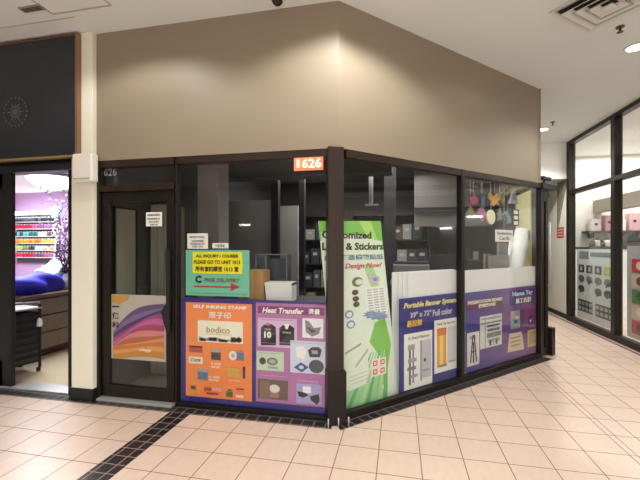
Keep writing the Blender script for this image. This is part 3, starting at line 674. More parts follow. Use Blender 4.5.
mb = MB(); mb.tube((q[3][0], .02, .012), (q[2][0], .02, .012), .012, STEEL); mb.build('bottom_bar', t)

# --- foam boards and blue portable banner board
BD = .075
def foamsheet(label, u0, u1, z1, off):
    t = thing('foam_board', label, 'foam board', (PX+S2*((u0+u1)/2-off), PY+S2*((u0+u1)/2+off), .006), R(45), 'white foam boards in the middle window')
    MB().box(-(u1-u0)/2, 0, 0, (u1-u0)/2, .012, z1, FOAM).build('sheet', t)
    return t
ua, za = onR(396.5, 272.5, .1); 
fb = Face('R', BD); u0, z1 = fb.uz(397, 272.8); u1, _ = fb.uz(457.5, 268)
base = .006
offs = [(0, 0), (.07, .018), (.115, .036), (.17, .054)]
labs = ['rearmost white foam board behind the blue banner poster, its edge furthest left', 'second white foam board from the left behind the blue banner poster',
        'third white foam board from the left behind the blue banner poster', 'frontmost white foam board of the stack behind the blue banner poster']
for (du, dy), lb in zip(offs, labs):
    o = tag(MB().box(0, 0, 0, u1-u0-du, .012, z1-base-.003*dy/.018, FOAM, .002).build('foam_board', None, (PX+S2*(u0+du-(BD+.066-dy)), PY+S2*(u0+du+(BD+.066-dy)), base), R(45)), lb, 'foam board', 'white foam boards behind the blue poster')
f = Face('R', BD); t = f.root('banner_board', 'navy board advertising a portable banner system with two white photo panels', 'display board', 399.5, 299, 457.5, 385, base=.006)
(u0, z1), (u1, z1b) = f.loc(399.5, 299.3), f.loc(457.5, 292.5)
MB().box(u0, 0, 0, u1, .01, (z1+z1b)/2, mat('navy_print', rgb(40, 44, 122), .45, noise=.05)).build('sheet', t)
mb = MB(); 
def rtext(f, mb, s, x0, yb0, yt0, x1, m, d=.003, **k):  # line of text: left px, baseline/top y at the left px, right px
    u0, zb_ = f.loc(x0, yb0); _, zt = f.loc(x0, yt0); u1, _ = f.loc(x1, yb0)
    mb.text(s, u0, zb_, u1, zt, -d, m, **k)
YL = ink(232, 224, 150)
rtext(f, mb, 'Portable Banner System', 403.5, 310.5, 303.3, 456, YL, shear=.25, bold=.03)
rtext(f, mb, '39" x 72"', 410, 318.3, 312.5, 431, ink(196, 190, 214), bold=.03); rtext(f, mb, 'Full color', 432.5, 316.3, 310, 452, ink(196, 190, 214), bold=.03)
rtext(f, mb, '易拉架', 406.3, 327.8, 321, 422, ink(236, 196, 60), bold=.03); mb.build('lettering', t)
def panel4(f, parent, name, x0, yt, yb, x1, m, draws, d=.004):  # upright photo panel from its left edge
    u0, zt = f.loc(x0, yt); _, zb_ = f.loc(x0, yb); u1, _ = f.loc(x1, yt)
    mb = MB(); mb.box(u0, 0, zb_, u1, -d, zt, m)
    W, H = u1-u0, zt-zb_
    for s0, v0, s1, v1, mm, dd in draws: mb.box(u0+W*s0, -d, zt-H*v0, u0+W*s1, -d-dd, zt-H*v1, mm)
    o = mb.build(name, parent); return (u0, zb_, W, H)
WP = ink(232, 232, 228)
u0, zb_, W, H = panel4(f, t, 'stand_photo', 404, 334.8, 391, 432, WP, [(.12, .2, .36, .3, G3, .001), (.16, .3, .22, .92, G2, .0012), (.28, .3, .33, .9, G1, .0012), (.12, .45, .42, .52, G3, .0014), (.1, .6, .4, .66, GREYINK, .0014), (.2, .75, .46, .8, G3, .0014), (.55, .16, .62, .9, G3, .001), (.62, .16, .96, .86, ink(188, 190, 198), .001), (.68, .5, .76, .56, G2, .002), (.64, .7, .9, .74, G3, .002)])
mb = MB(); mb.text('X-Stand Banner', u0+W*.12, zb_+H*.89, u0+W*.9, zb_+H*.945, -.006, GREYINK); mb.build('captions', t)
u0, zb_, W, H = panel4(f, t, 'rollup_photo', 434.2, 320.8, 374, 457, WP, [(.1, .16, .5, .9, ink(222, 164, 60), .001), (.22, .16, .36, .9, ink(238, 206, 130), .0015), (.12, .16, .5, .3, ink(204, 120, 44), .0018), (.2, .86, .52, .9, GREYINK, .002), (.56, .16, .95, .86, ink(206, 206, 210), .001), (.62, .82, .88, .85, G3, .002)])
mb = MB(); mb.text('Roll Up Banner', u0+W*.12, zb_+H*.89, u0+W*.9, zb_+H*.945, -.006, GREYINK); mb.build('captions', t)

# --- white board and purple presentation / name tag board in the right window
f = Face('R', BD); u0, z1 = f.uz(466, 270.5); u1, _ = f.uz(536.5, 268)
tag(MB().box(0, 0, 0, u1-u0, .012, z1-base, FOAM, .002).build('foam_board', None, (PX+S2*(u0-(BD+.014)), PY+S2*(u0+(BD+.014)), base), R(45)), 'wide white board rising behind the purple presentation board poster', 'foam board')
t = f.root('presentation_board', 'purple board advertising presentation boards and name tags in the right window', 'display board', 466, 292.5, 537.5, 364, base=.006)
def grad_purple():
    m = bpy.data.materials.new('blue_to_plum_print'); m.use_nodes = True; nt = m.node_tree; b = nt.nodes['Principled BSDF']
    tc = nt.nodes.new('ShaderNodeTexCoord'); sp = nt.nodes.new('ShaderNodeSeparateXYZ'); nt.links.new(tc.outputs['Generated'], sp.inputs[0])
    cr = nt.nodes.new('ShaderNodeValToRGB'); cr.color_ramp.elements[0].color = rgb(58, 58, 140); cr.color_ramp.elements[1].color = rgb(120, 62, 124)
    nt.links.new(sp.outputs[0], cr.inputs[0]); nt.links.new(cr.outputs[0], b.inputs['Base Color']); b.inputs['Roughness'].default_value = .45; return m
MB().box(-f.W/2, 0, 0, f.W/2, .01, f.loc(466, 293)[1], grad_purple()).build('sheet', t)
u0, zb_, W, H = panel4(f, t, 'title_plate', 466.5, 300.5, 311, 503, ink(104, 38, 66), [], .003)
mb = MB(); mb.text('PRESENTATION BOARD', u0+W*.02, zb_+H*.56, u0+W*.97, zb_+H*.9, -.005, WINK, bold=.03); mb.text('展覽展示板', u0+W*.3, zb_+H*.08, u0+W*.78, zb_+H*.48, -.005, WINK, bold=.03); mb.build('lettering', t)
u0, zb_, W, H = panel4(f, t, 'title_plate', 510, 291, 306, 534, ink(44, 40, 112), [], .003)
mb = MB(); mb.text('Name Tag', u0+W*.08, zb_+H*.52, u0+W*.92, zb_+H*.92, -.005, ink(206, 228, 244), bold=.03); mb.text('員工名牌', u0+W*.2, zb_+H*.08, u0+W*.85, zb_+H*.45, -.005, WINK, bold=.03); mb.build('lettering', t)
panel4(f, t, 'board_photo', 480, 317, 349.5, 501.5, ink(214, 214, 210), [(.02, .2, .98, .25, G1, .001), (.3, .3, .9, .36, G2, .001), (.05, .05, .95, .12, G3, .001), (.32, .42, .9, .5, G1, .001), (.2, .02, .24, .98, G3, .0012), (.6, .02, .63, .98, G3, .0012), (.3, .55, .95, .7, GREYINK, .001), (.35, .74, .9, .86, G3, .001), (.4, .78, .5, .95, G2, .0014), (.7, .78, .78, .95, G2, .0014)])
u0, zb_, W, H = panel4(f, t, 'easel_photo', 467, 333.5, 367, 479, ink(216, 214, 210), [(.2, .1, .7, .2, G3, .001)])
mb = MB()
for a in ((.25, .1, .45, .92), (.75, .1, .55, .92), (.5, .08, .5, .7)):
    mb.tube((u0+W*a[2], -.006, zb_+H*a[3]), (u0+W*a[0], -.006, zb_+H*a[1]), .008, INK, 6)
mb.tube((u0+W*.3, -.006, zb_+H*.4), (u0+W*.7, -.006, zb_+H*.45), .007, INK, 6); mb.build('easel_picture', t)
panel4(f, t, 'badge_photo', 510.5, 311.5, 329.5, 523.5, ink(124, 152, 166), [(.0, .0, .3, .4, ink(206, 150, 150), .001), (.7, .0, 1, 1, ink(86, 60, 84), .001), (.25, .5, .5, .7, G2, .0014), (.35, .3, .6, .5, ink(190, 206, 210), .001)])
mb = MB(); a = f.loc(530.5, 320.5); mb.disc(a[0], a[1], .065, .075, 0, -.003, ink(70, 36, 96)); mb.prism([(a[0]-.035, a[1]+.02), (a[0]-.01, a[1]-.03), (a[0]+.045, a[1]+.035), (a[0]+.005, a[1]+.005)], -.003, -.004, WINK); mb.build('tick_badge', t)
mb = MB(); a = f.loc(530, 311.5); mb.disc(a[0], a[1], .04, .03, 0, -.003, ink(160, 50, 90)); mb.build('plum_dot', t)
mb = MB(); pts = [f.loc(509.5, 334), f.loc(521.5, 331.5), f.loc(524, 349), f.loc(507.5, 352.5)]; mb.prism(pts, 0, -.003, ink(216, 200, 172))
for k in range(3):
    z_ = pts[0][1]+(pts[3][1]-pts[0][1])*(.3+.22*k); mb.box(pts[0][0]+.03, -.003, z_, pts[1][0]-.03, -.004, z_+.02, ink(150, 130, 100))
mb.build('plaque_photo', t)
panel4(f, t, 'frame_photo', 527.5, 330.5, 347.5, 536.5, ink(196, 172, 132), [(.15, .12, .9, .85, ink(176, 150, 112), .001)])

# --- hanging felt ornaments in the right window
OO = .16
def orn(name, label, cat, x, y, wpx, hpx, col, shape):
    f = Face('R', OO); t = f.root(name, label, cat, x-wpx/2, y-hpx/2, x+wpx/2, y+hpx/2)
    W, H = f.W/2, f.Hh; m = mat('felt_%02x%02x%02x' % col, rgb(*col), .9, noise=.15, nscale=20)
    mb = MB()
    mb.prism([(px_*W, pz*H) for px_, pz in shape], 0, .02, m); mb.build('felt_shape', t)
    MB().tube((0, .01, H), (0, .01, H+max(.01, HZ0-f.z-H)), .0025, mat('white_string', rgb(200, 198, 190), .8), 6).build('string', t)
    return t
butter = [(-.15, 0), (-.6, .12), (-.55, .4), (-1, .55), (-.9, .95), (-.4, .85), (0, .7), (.4, .95), (1, .9), (.85, .5), (.5, .4), (.65, .1), (.2, .25)]
rhomb = [(0, 0), (1, .5), (.6, .85), (0, 1), (-.6, .85), (-1, .5)]
oval = [(math.cos(k*PI/10), .5+.5*math.sin(k*PI/10)) for k in range(20)]
tri = [(-1, 0), (1, .05), (.15, 1), (-.1, 1)]
bird = [(-.3, 0), (.1, .2), (.5, .1), (1, .35), (.8, .7), (.35, .7), (.2, 1), (-.25, .95), (-.3, .7), (-1, .6), (-.8, .3)]
star = [((1 if k % 2 == 0 else .5)*math.sin(k*PI/5), .5+(.5 if k % 2 == 0 else .25)*math.cos(k*PI/5)) for k in range(10)]
orn('bird_ornament', 'pink felt bird hanging at top left of the right window', 'ornament', 474, 199.5, 9, 13, (160, 88, 108), bird)
orn('ribbon_ornament', 'narrow dusty blue felt strip hanging beside the pink felt bird', 'ornament', 483, 201, 5, 16, (88, 114, 128), [(-.6, 0), (0, .25), (.5, .0), (.7, .5), (1, 1), (-1, 1), (-.5, .5)])
orn('butterfly_ornament', 'orange felt butterfly hanging in the top row of the right window', 'ornament', 495, 199.5, 12, 15, (204, 164, 96), butter)
orn('leaf_ornament', 'olive felt leaf hanging right beside the orange butterfly', 'ornament', 503, 199, 4.5, 14, (112, 120, 78), rhomb)
orn('tree_ornament', 'khaki felt tree hanging in the lower row, furthest left', 'ornament', 471, 211, 9, 10, (124, 116, 84), tri)
orn('diamond_ornament', 'pink felt diamond hanging below the dusty blue strip', 'ornament', 482, 214.5, 8.5, 15, (156, 96, 122), rhomb)
orn('oval_ornament', 'cream felt oval hanging in the lower row of ornaments', 'ornament', 491.5, 217, 8, 15, (226, 222, 184), oval)
orn('star_ornament', 'grey felt star hanging to the right of the cream oval', 'ornament', 500.5, 215.5, 8, 14, (122, 120, 122), star)
orn('feather_ornament', 'teal felt feather hanging to the right of the grey star', 'ornament', 508.5, 217.5, 7, 13, (104, 140, 144), [(-.3, 0), (.9, .1), (.7, .5), (-.2, 1), (-1, .8), (-.3, .4)])
orn('tree_ornament', 'tall pale grey felt triangle at the right end of the top row', 'ornament', 514, 197, 9, 15, (150, 152, 150), tri)
orn('knot_ornament', 'small brown felt knot hanging highest beside the grey triangle', 'ornament', 507, 189.5, 5, 6, (128, 100, 74), butter)
f = Face('R', .2); t = f.root('sample_card', 'black card with three white squares hanging right of the felt ornaments', 'card', 512.5, 209, 519, 226)
MB().box(-f.W/2, 0, 0, f.W/2, .01, f.Hh, MATTBLACK).build('card', t)
for k in range(3): MB().box(-f.W*.3, -.004, f.Hh*(.07+.32*k), f.W*.3, 0, f.Hh*(.28+.32*k), PAPER).build('white_square', t)
MB().tube((0, .005, f.Hh), (0, .005, f.Hh+max(.02, HZ0-f.z-f.Hh)), .0025, mat('white_string', rgb(200, 198, 190), .8), 6).build('string', t)
f = Face('R', .05); mb = MB(); t = f.root('window_lettering', 'white decal words on the upper left of the right window glass', 'lettering', 467, 184, 478, 192)
f.text(mb, 'Holiday', 467.5, 184.5, 478, 187.5, mat('faded_white_decal', rgb(170, 168, 166), .6), 0.0, depth=.001); f.text(mb, 'Time', 468, 188.5, 474, 191.5, MC['faded_white_decal'], 0.0, depth=.001); mb.build('decal', t)
# string of the card
# --- yellow panel, paper rolls and leaning grey boards at the back of the right window
xw = EX-.03
v0, v1 = onX(517.5, 196, xw), onX(532, 197, xw)
t = thing('yellow_panel', 'pale yellow panel on the side wall at the right end of the right window', 'panel', (xw, (v0.y+v1.y)/2, .9), R(-90))
W = abs(v0.y-v1.y)/2
MB().box(-W, -.02, 0, W, 0, v0.z-.9, mat('pale_yellow_panel', rgb(218, 214, 160), .6, noise=.04)).build('sheet', t)
MB().box(-W-.012, -.024, 0, -W, 0, v0.z-.9, mat('panel_edge', rgb(170, 170, 100), .6)).build('edge', t)
def roll(label, xb, yb, xt, yt, off, r):
    b = onR(xb, yb, off); tt = onR(xt, yt, off)
    t = thing('paper_roll', label, 'paper roll', (PX+S2*(b[0]-off), PY+S2*(b[0]+off), .006), R(45), 'paper rolls in the right window')
    dx = (tt[0]-b[0])/(tt[1]-b[1]); top = tt[1]
    x0 = -dx*(b[1]-.0)
    MB().tube((x0, 0, .03), (tt[0]-b[0], .05, top), r, mat('white_paper_roll', rgb(222, 224, 218), .6), 18).build('roll', t)
    MB().tube((tt[0]-b[0]-dx*.001, .05, top-.001), (tt[0]-b[0]+dx*.003, .0502, top+.003), r*.55, mat('roll_core', rgb(120, 108, 92), .8), 14).build('core', t)
roll('fat white paper roll leaning in the right window before the yellow panel', 518, 268, 526, 231, .25, .10)
roll('thin white paper roll leaning left of the fat paper roll', 512, 268, 516.5, 238, .42, .05)
def lean(label, x0, x1, yt, off, col):
    f = Face('R', off); t = f.root('grey_board', label, 'board', x0, yt, x1, 268, 'grey boards in the right window', base=.006)
    m = mat('grey_board_%d' % col[0], rgb(*col), .6, noise=.05)
    MB().box(-f.W/2, 0, 0, f.W/2, .012, f.uz(x0, yt)[1], m, .002).build('sheet', t)
    MB().box(-f.W/2-.003, -.006, 0, -f.W/2+.012, .016, f.uz(x0, yt)[1], mat('grey_board_edge', rgb(150, 150, 150), .5)).build('edge', t)
lean('grey board standing just under the Invitation Cards sign', 498, 508, 243, .40, (116, 116, 118))
lean('wider grey board left of the white paper rolls', 489, 509, 256, .30, (136, 136, 134))
lean('dark grey board furthest left behind the purple board', 484.5, 491, 254, .34, (92, 90, 92))
f = Face('R', .45); t = f.root('desk_phone', 'black desk phone behind the left end of the white board', 'phone', 468, 244, 481, 268)
mb = MB(); mb.box(-f.W/2, 0, 0, f.W/2, .2, f.Hh*.35, MATTBLACK, .01); mb.build('body', t); MB().box(-f.W/2, .05, f.Hh*.35, -f.W*.1, .12, f.Hh*.85, MATTBLACK, .02).build('handset', t); MB().box(f.W*.0, .02, f.Hh*.35, f.W*.4, .03, f.Hh*.7, GREYINK).build('screen', t)
MB().box(-f.W/2, 0, -f.z, f.W/2, .2, 0, mat('charcoal_plinth', rgb(48, 46, 46), .7)).build('plinth', t)

# --- dim furniture of the print shop
t = thing('white_column', 'pale square column standing inside the shop behind the left window', 'column', ((onY(208, 200, 4.6)).x, 4.6, .006))
W = (onY(219, 200, 4.6).x-onY(198, 200, 4.6).x)/2
MB().box(-W, 0, 0, W, .3, 3.08, mat('pale_column', rgb(156, 150, 148), .7, noise=.08)).build('shaft', t); MB().box(-W-.03, -.03, 0, W+.03, .33, .12, MATTBLACK).build('plinth', t)
def shelf_unit(label, x, y, W, H, n, rz=0):
    t = thing('shelf_unit', label, 'shelf', (x, y, .006), rz)
    M_ = mat('dark_shelf', rgb(52, 48, 46), .6, noise=.1)
    for sx in (-1, 1): MB().box(sx*W/2-.02, -.2, 0, sx*W/2+.02, .2, H, M_).build('side_panel', t)
    for k in range(n): MB().box(-W/2+.02, -.2, H*k/(n-1)*.96+.02, W/2-.02, .2, H*k/(n-1)*.96+.045, M_).build('shelf', t)
    MB().box(-W/2, .2, 0, W/2, .21, H, mat('shelf_back', rgb(70, 66, 64), .7)).build('back_panel', t)
    return t
shelf_unit('dark shelf unit against the back wall of the dim print shop, left one', -2.1, 8.6, 1.3, 2.3, 5)
shelf_unit('dark shelf unit against the back wall of the dim print shop, right one', -.2, 8.6, 1.7, 2.3, 5)
rnd = random.Random(3)
t = thing('work_counter', 'long dark counter deep inside the dim print shop', 'counter', (.4, 6.6, .006))
MB().box(-.55, -.3, .9, 1.0, .3, .95, mat('grey_worktop', rgb(110, 106, 102), .5)).build('worktop', t); MB().box(-.5, -.25, 0, .95, .25, .9, MATTBLACK).build('base', t)
t = thing('monitor', 'black monitor on the long dark counter inside the print shop', 'monitor', (.75, 6.55, .956))
MB().box(-.27, 0, .12, .27, .03, .46, MATTBLACK, .006).build('screen', t); MB().box(-.03, .0, .012, .03, .03, .14, MATTBLACK).build('stand', t); MB().box(-.12, -.08, 0, .12, .1, .012, MATTBLACK).build('base', t)
t = thing('printer', 'grey printer at the left end of the long dark counter', 'printer', (.2, 6.6, .956))
MB().box(-.3, -.22, 0, .3, .22, .3, mat('printer_grey', rgb(128, 126, 124), .5), .02).build('body', t); MB().box(-.2, -.34, .08, .2, -.22, .1, MATTBLACK).build('paper_tray', t); MB().box(-.28, -.2, .3, .28, .2, .34, MATTBLACK, .01).build('lid', t)
t = thing('red_wall_sign', 'dark red sign on the wall seen through the closed door', 'sign', (onY(166, 203, 7.5).x, 7.5, onY(166, 209, 7.5).z))
MB().box(-.22, 0, 0, .22, .03, .28, mat('dark_red_sign', rgb(120, 34, 48), .5)).build('panel', t); MB().box(-.03, .03, .006-t.location.z, .03, .06, .28, MATTBLACK).build('stand', t)

v0, v1 = Vector((-2.96, 4.0, onY(113, 206, 4.0).z)), onY(166, 330, 4.0)
t = thing('metal_cabinet', 'tall olive grey cabinet standing inside behind the closed door', 'cabinet', ((v0.x+v1.x)/2, 4.0, .006))
OLV = mat('olive_grey_metal', rgb(142, 140, 122), .6, noise=.1); W = (v1.x-v0.x)/2
MB().box(-W, 0, 0, W, .4, v0.z, OLV, .006).build('body', t); MB().box(-W+.02, -.012, .06, -.005, 0, v0.z-.03, OLV).build('door', t); MB().box(.005, -.012, .06, W-.02, 0, v0.z-.03, OLV).build('door', t)
v0, v1 = onX(114, 208, -2.995), onX(134, 300, -2.995)
t = thing('wall_board', 'olive grey framed board on the side wall behind the glass of the closed door', 'board', (-2.995, (v0.y+v1.y)/2, v1.z), R(90))
W = abs(v1.y-v0.y)/2; H = v0.z-v1.z
MB().box(-W, -.02, 0, W, 0, H, OLV).build('panel', t)
mb = MB()
for a, b, c, d in ((-W-.02, -.02, -W, H+.02), (W, -.02, W+.02, H+.02), (-W, -.02, W, 0), (-W, H, W, H+.02)): mb.box(a, -.03, b, c, 0, d, MATTBLACK)
mb.build('frame', t)
# partition, pale wall panels, beams and posts deep in the shop
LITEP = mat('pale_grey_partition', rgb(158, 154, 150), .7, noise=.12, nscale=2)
v0, v1 = onY(228, 201, 6.0), onY(271, 245, 6.0)
struct(MB().box(v0.x, 6.0, .005, v1.x, 6.06, v0.z, LITEP).build('wall_partition'))
for n_, (xa, xb, YY) in enumerate(((271, 278, 5.95), (299, 304, 6.3), (384, 396, 6.9))):
    v0, v1 = onY(xa, 200, YY), onY(xb, 200, YY)
    struct(MB().box(v0.x, YY, .005, v1.x, YY+.12, 3.09, MATTBLACK).build('column_shop'))
v0, v1 = onY(279, 206, 6.9), onY(298, 206, 6.9)
struct(MB().box(v0.x, 6.9, .005, v1.x, 6.95, v0.z, LITEP).build('wall_partition'))
struct(MB().box(-2.99, 5.4, 2.62, -.1, 5.7, 3.09, MATTBLACK).build('beam_shop'))
struct(MB().box(.3, 7.6, 2.22, EX-.16, 7.7, 2.32, MATTBLACK).build('beam_shop'))
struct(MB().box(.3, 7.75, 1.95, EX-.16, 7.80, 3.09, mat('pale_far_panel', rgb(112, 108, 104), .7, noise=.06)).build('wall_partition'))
v = onY(371, 200, 6.2)
t = thing('hanging_duct_pole', 'pale vertical service pole hanging from the shop ceiling behind the middle window', 'pole', (v.x, 6.2, onY(371, 206, 6.2).z))
MB().tube((0, 0, .03), (0, 0, 3.095-t.location.z), .035, mat('pale_pole', rgb(150, 152, 152), .4), 12).build('shaft', t); MB().box(-.09, -.05, 0, .12, .05, .03, mat('pole_bracket', rgb(120, 122, 122), .5)).build('bracket', t)
# files and boxes on the shelf units
bc = [(118, 110, 104), (70, 72, 78), (146, 142, 136), (92, 78, 66), (54, 58, 70), (128, 60, 58), (160, 156, 150), (84, 92, 96)]
bn = ['taupe', 'slate', 'pale grey', 'brown', 'navy', 'dull red', 'off white', 'blue grey']
rows_n = ['lowest', 'second', 'third', 'fourth']
for side_, (x, Wd) in (('left', (-2.1, 1.3)), ('right', (-.2, 1.7))):
    for r_ in range(4):
        z = .006+2.3*r_/4*.96+.045; xx = x-Wd/2+.06; k = 0
        while True:
            w_ = rnd.uniform(.14, .26)
            if xx+w_ > x+Wd/2-.05: break
            i = (k*3+r_*5+(side_ == 'left')) % 8; h_ = rnd.uniform(.2, .42)
            t = thing('file_box', '%s file box, %s from left, %s shelf of the %s dark shelf unit' % (bn[i], ['first', 'second', 'third', 'fourth', 'fifth', 'sixth', 'seventh', 'eighth', 'ninth', 'tenth', 'eleventh'][k], rows_n[r_], side_), 'box', (xx+w_/2, 8.5, z), 0, 'storage boxes on the dim shelves')
            MB().box(-w_/2, -.1, 0, w_/2, .1, h_, mat('file_box_%d' % i, rgb(*bc[i]), .7, noise=.1)).build('carton', t); MB().box(-w_/4, -.103, h_*.55, w_/4, -.1, h_*.75, mat('file_tag', rgb(190, 188, 182), .7)).build('paper_tag', t)
            xx += w_+rnd.uniform(.015, .05); k += 1
# --- ceiling diffuser, sprinklers, downlights, dome, hatch
cx_, cy_ = 1.83, 3.775
t = thing('ceiling_diffuser', 'square white four-way air diffuser in the ceiling near the corridor', 'air vent', (cx_, cy_, ZC), R(40))
DW = mat('white_metal_vent', rgb(208, 212, 208), .6); DK = mat('vent_dark', rgb(40, 32, 30), .8)
MB().box(-.30, -.30, -.004, .30, .30, -.001, DK).build('throat', t)
def ring(a, b, z0, z1, m, name):
    mb = MB()
    for k in range(4):
        M = Matrix.Rotation(k*PI/2, 3, 'Z')
        v = [M @ Vector(p) for p in ((-a, -a, z1), (a, -a, z1), (b, -b, z0), (-b, -b, z0), (-a, -a, z1+.006), (a, -a, z1+.006), (b, -b, z0+.006), (-b, -b, z0+.006))]
        vs = [mb.bm.verts.new(p) for p in v]
        mb._set([mb.bm.faces.new([vs[i] for i in qq]) for qq in ((0, 1, 2, 3), (7, 6, 5, 4), (0, 4, 5, 1), (3, 2, 6, 7))], m)
    bmesh.ops.recalc_face_normals(mb.bm, faces=mb.bm.faces[:])
    return mb.build(name, t)
ring(.335, .295, -.006, -.012, DW, 'outer_frame')
for a, b in ((.265, .20), (.185, .125), (.11, .055)): ring(a, b, -.008, -.045, DW, 'louvre')
LIP = mat('vent_lip_shade', rgb(172, 170, 162), .6)  # darker grey paints the thin shadow lines along the louvre edges
for b in (.295, .20, .125): ring(b+.006, b-.004, -.046 if b < .29 else -.013, -.050 if b < .29 else -.017, LIP, 'louvre_lip')
MB().box(-.045, -.045, -.05, .045, .045, -.04, DW).build('centre_plate', t)
def sprinkler(x, y, label):
    t = thing('sprinkler', label, 'sprinkler', (x, y, ZC))
    B = mat('bronze_sprinkler', rgb(92, 80, 62), .4, .6)
    MB().lathe([(.038, 0), (.036, -.01), (.014, -.014)][::-1], B).build('escutcheon', t); mb = MB(); mb.tube((0, 0, -.012), (0, 0, -.05), .011, B); mb.tube((0, 0, -.05), (0, 0, -.054), .028, B); mb.build('head', t)
sprinkler(2.14, 4.22, 'ceiling sprinkler close to the air diffuser'); sprinkler(2.64, 7.24, 'ceiling sprinkler far down the corridor near the end wall')
GLOW = mat('downlight_lens', (1, .92, .8, 1), .5, emit=9)
for (x, y), lb in zip(DOWN, ('recessed ceiling downlight nearest, at the right edge', 'recessed ceiling downlight far down the corridor by the taupe bulkhead')):
    t = thing('ceiling_light', lb, 'light', (x, y, ZC), 0, 'recessed downlights')
    MB().lathe([(.085, -.012), (.10, -.012), (.105, -.001)], DW, n=24).build('trim_ring', t); MB().lathe([(.001, -.016), (.06, -.016), (.082, -.013)], GLOW, n=24).build('lens', t)
t = thing('dome_camera', 'small dark dome camera on the ceiling above the left bulkhead', 'camera', (-1.04, 3.1, ZC))
MB().lathe([(.05, -.03), (.06, -.02), (.062, 0)], DW, n=18).build('base', t); MB().lathe([(.001, -.07), (.025, -.062), (.042, -.045), (.048, -.03)], MATTBLACK, n=18).build('dome', t)
t = thing('access_hatch', 'square access hatch outlined in the ceiling at upper left', 'hatch', (-2.85, 2.68, ZC))
HL = mat('hatch_frame', rgb(186, 172, 156), .7)
mb = MB()
for a in ((-.32, -.32, .32, -.30), (-.32, .195, .32, .21), (-.32, -.30, -.305, .195), (.305, -.30, .32, .195)): mb.box(a[0], a[1], -.006, a[2], a[3], -.0005, HL)
mb.build('frame', t); MB().box(-.3, -.295, -.003, .3, .19, -.0005, CEIL).build('panel', t)
t = thing('ceiling_speaker', 'small grey plate on the ceiling left of the access hatch', 'vent', (-3.27, 2.77, ZC))
MB().box(-.12, -.035, -.012, .12, .035, -.0005, mat('grey_plate', rgb(150, 138, 126), .5)).build('plate', t)
for k in range(3): MB().box(-.1, -.022+.017*k, -.014, .1, -.014+.017*k, -.012, DK).build('slot', t)
struct(MB().slab([(-8, 2.93), (-3.0, 2.955), (-3.0, 2.965), (-8, 2.94)], ZC-.006, ZC-.0005, HL).build('trim_6'))

# --- embroidery shop contents
# counter / drawer cabinet
t = thing('drawer_cabinet', 'grey brown wooden counter with three deep drawers in the embroidery shop', 'cabinet', (-5.25, 5.0, .006))
MB().box(-.4, -1.0, .10, .36, 1.0, .84, mat('cabinet_carcass', rgb(70, 58, 48), .6)).build('body', t)
MB().box(-.36, -.96, 0, .30, .96, .10, REDWOOD).build('plinth', t); MB().box(-.45, -1.04, .84, .42, 1.04, .885, mat('worktop_brown', rgb(104, 84, 72), .5, noise=.1)).build('worktop', t)
for k in range(3):
    MB().box(.36, -.97, .115+k*.24, .378, .97, .335+k*.24, WOOD, .004).build('drawer', t)
# black slatted cart
t = thing('tool_cart', 'black metal cart with ribbed side and white tray top beside the shop entrance', 'cart', (-4.64, 3.64, .006), R(-12))
for sx in (-1, 1):
    for sy in (-1, 1): MB().box(sx*.2-.012, sy*.23-.012, .05, sx*.2+.012, sy*.23+.012, .84, MATTBLACK).build('post', t)
mb = MB(); mb.box(-.19, -.22, .12, .195, .22, .74, MATTBLACK)
for k in range(7): mb.box(.195, -.215, .15+k*.085, .204, .215, .19+k*.085, mat('cart_rib', rgb(40, 40, 46), .4))
for k in range(7): mb.box(-.185, -.229, .15+k*.085, .185, -.22, .19+k*.085, MC['cart_rib'])
mb.build('drawer_body', t)
MB().box(-.21, -.25, .78, .215, .25, .80, mat('cart_tray', rgb(176, 172, 176), .4), .004).build('tray', t)
mb = MB(); mb.tube((.2, -.23, .8), (.2, -.23, 1.0), .01, STEEL); mb.tube((.2, -.23, .9), (.2, .23, .86), .007, STEEL); mb.tube((.2, -.23, 1.0), (-.2, -.23, 1.0), .007, STEEL); mb.build('rail', t)
for sx in (-1, 1):
    for sy in (-1, 1): MB().lathe([(.01, 0), (.024, .005), (.024, .045), (.01, .05)], MATTBLACK, (sx*.19, sy*.22, 0), 12).build('caster', t)
MB().blob((.23, .21, .60), (.035, .03, .07), mat('white_tag', rgb(226, 222, 230), .7), 3, .3, 2).build('white_bag_tag', t)
# bags on the worktop
tag(MB().blob((-5.2, 4.42, .995), (.27, .42, .19), mat('royal_blue_fabric', rgb(48, 44, 190), .6, noise=.2, nscale=6, bump=.6), 11, .35, 4).build('blue_bag'), 'crumpled royal blue bag on the wooden counter', 'bag')
tag(MB().blob((-5.35, 4.95, 1.02), (.2, .36, .23), mat('white_fabric', rgb(222, 226, 234), .8, noise=.12, nscale=6, bump=.6), 5, .45, 4).build('white_cloth'), 'heap of white cloth behind the blue bag on the counter', 'cloth')
tag(MB().blob((-4.98, 5.15, .97), (.15, .22, .15), mat('pale_mint_fabric', rgb(200, 212, 206), .8, noise=.15, nscale=8, bump=.6), 8, .45, 4).build('pale_cloth'), 'pale green white cloth bundle at the front edge of the counter', 'cloth')
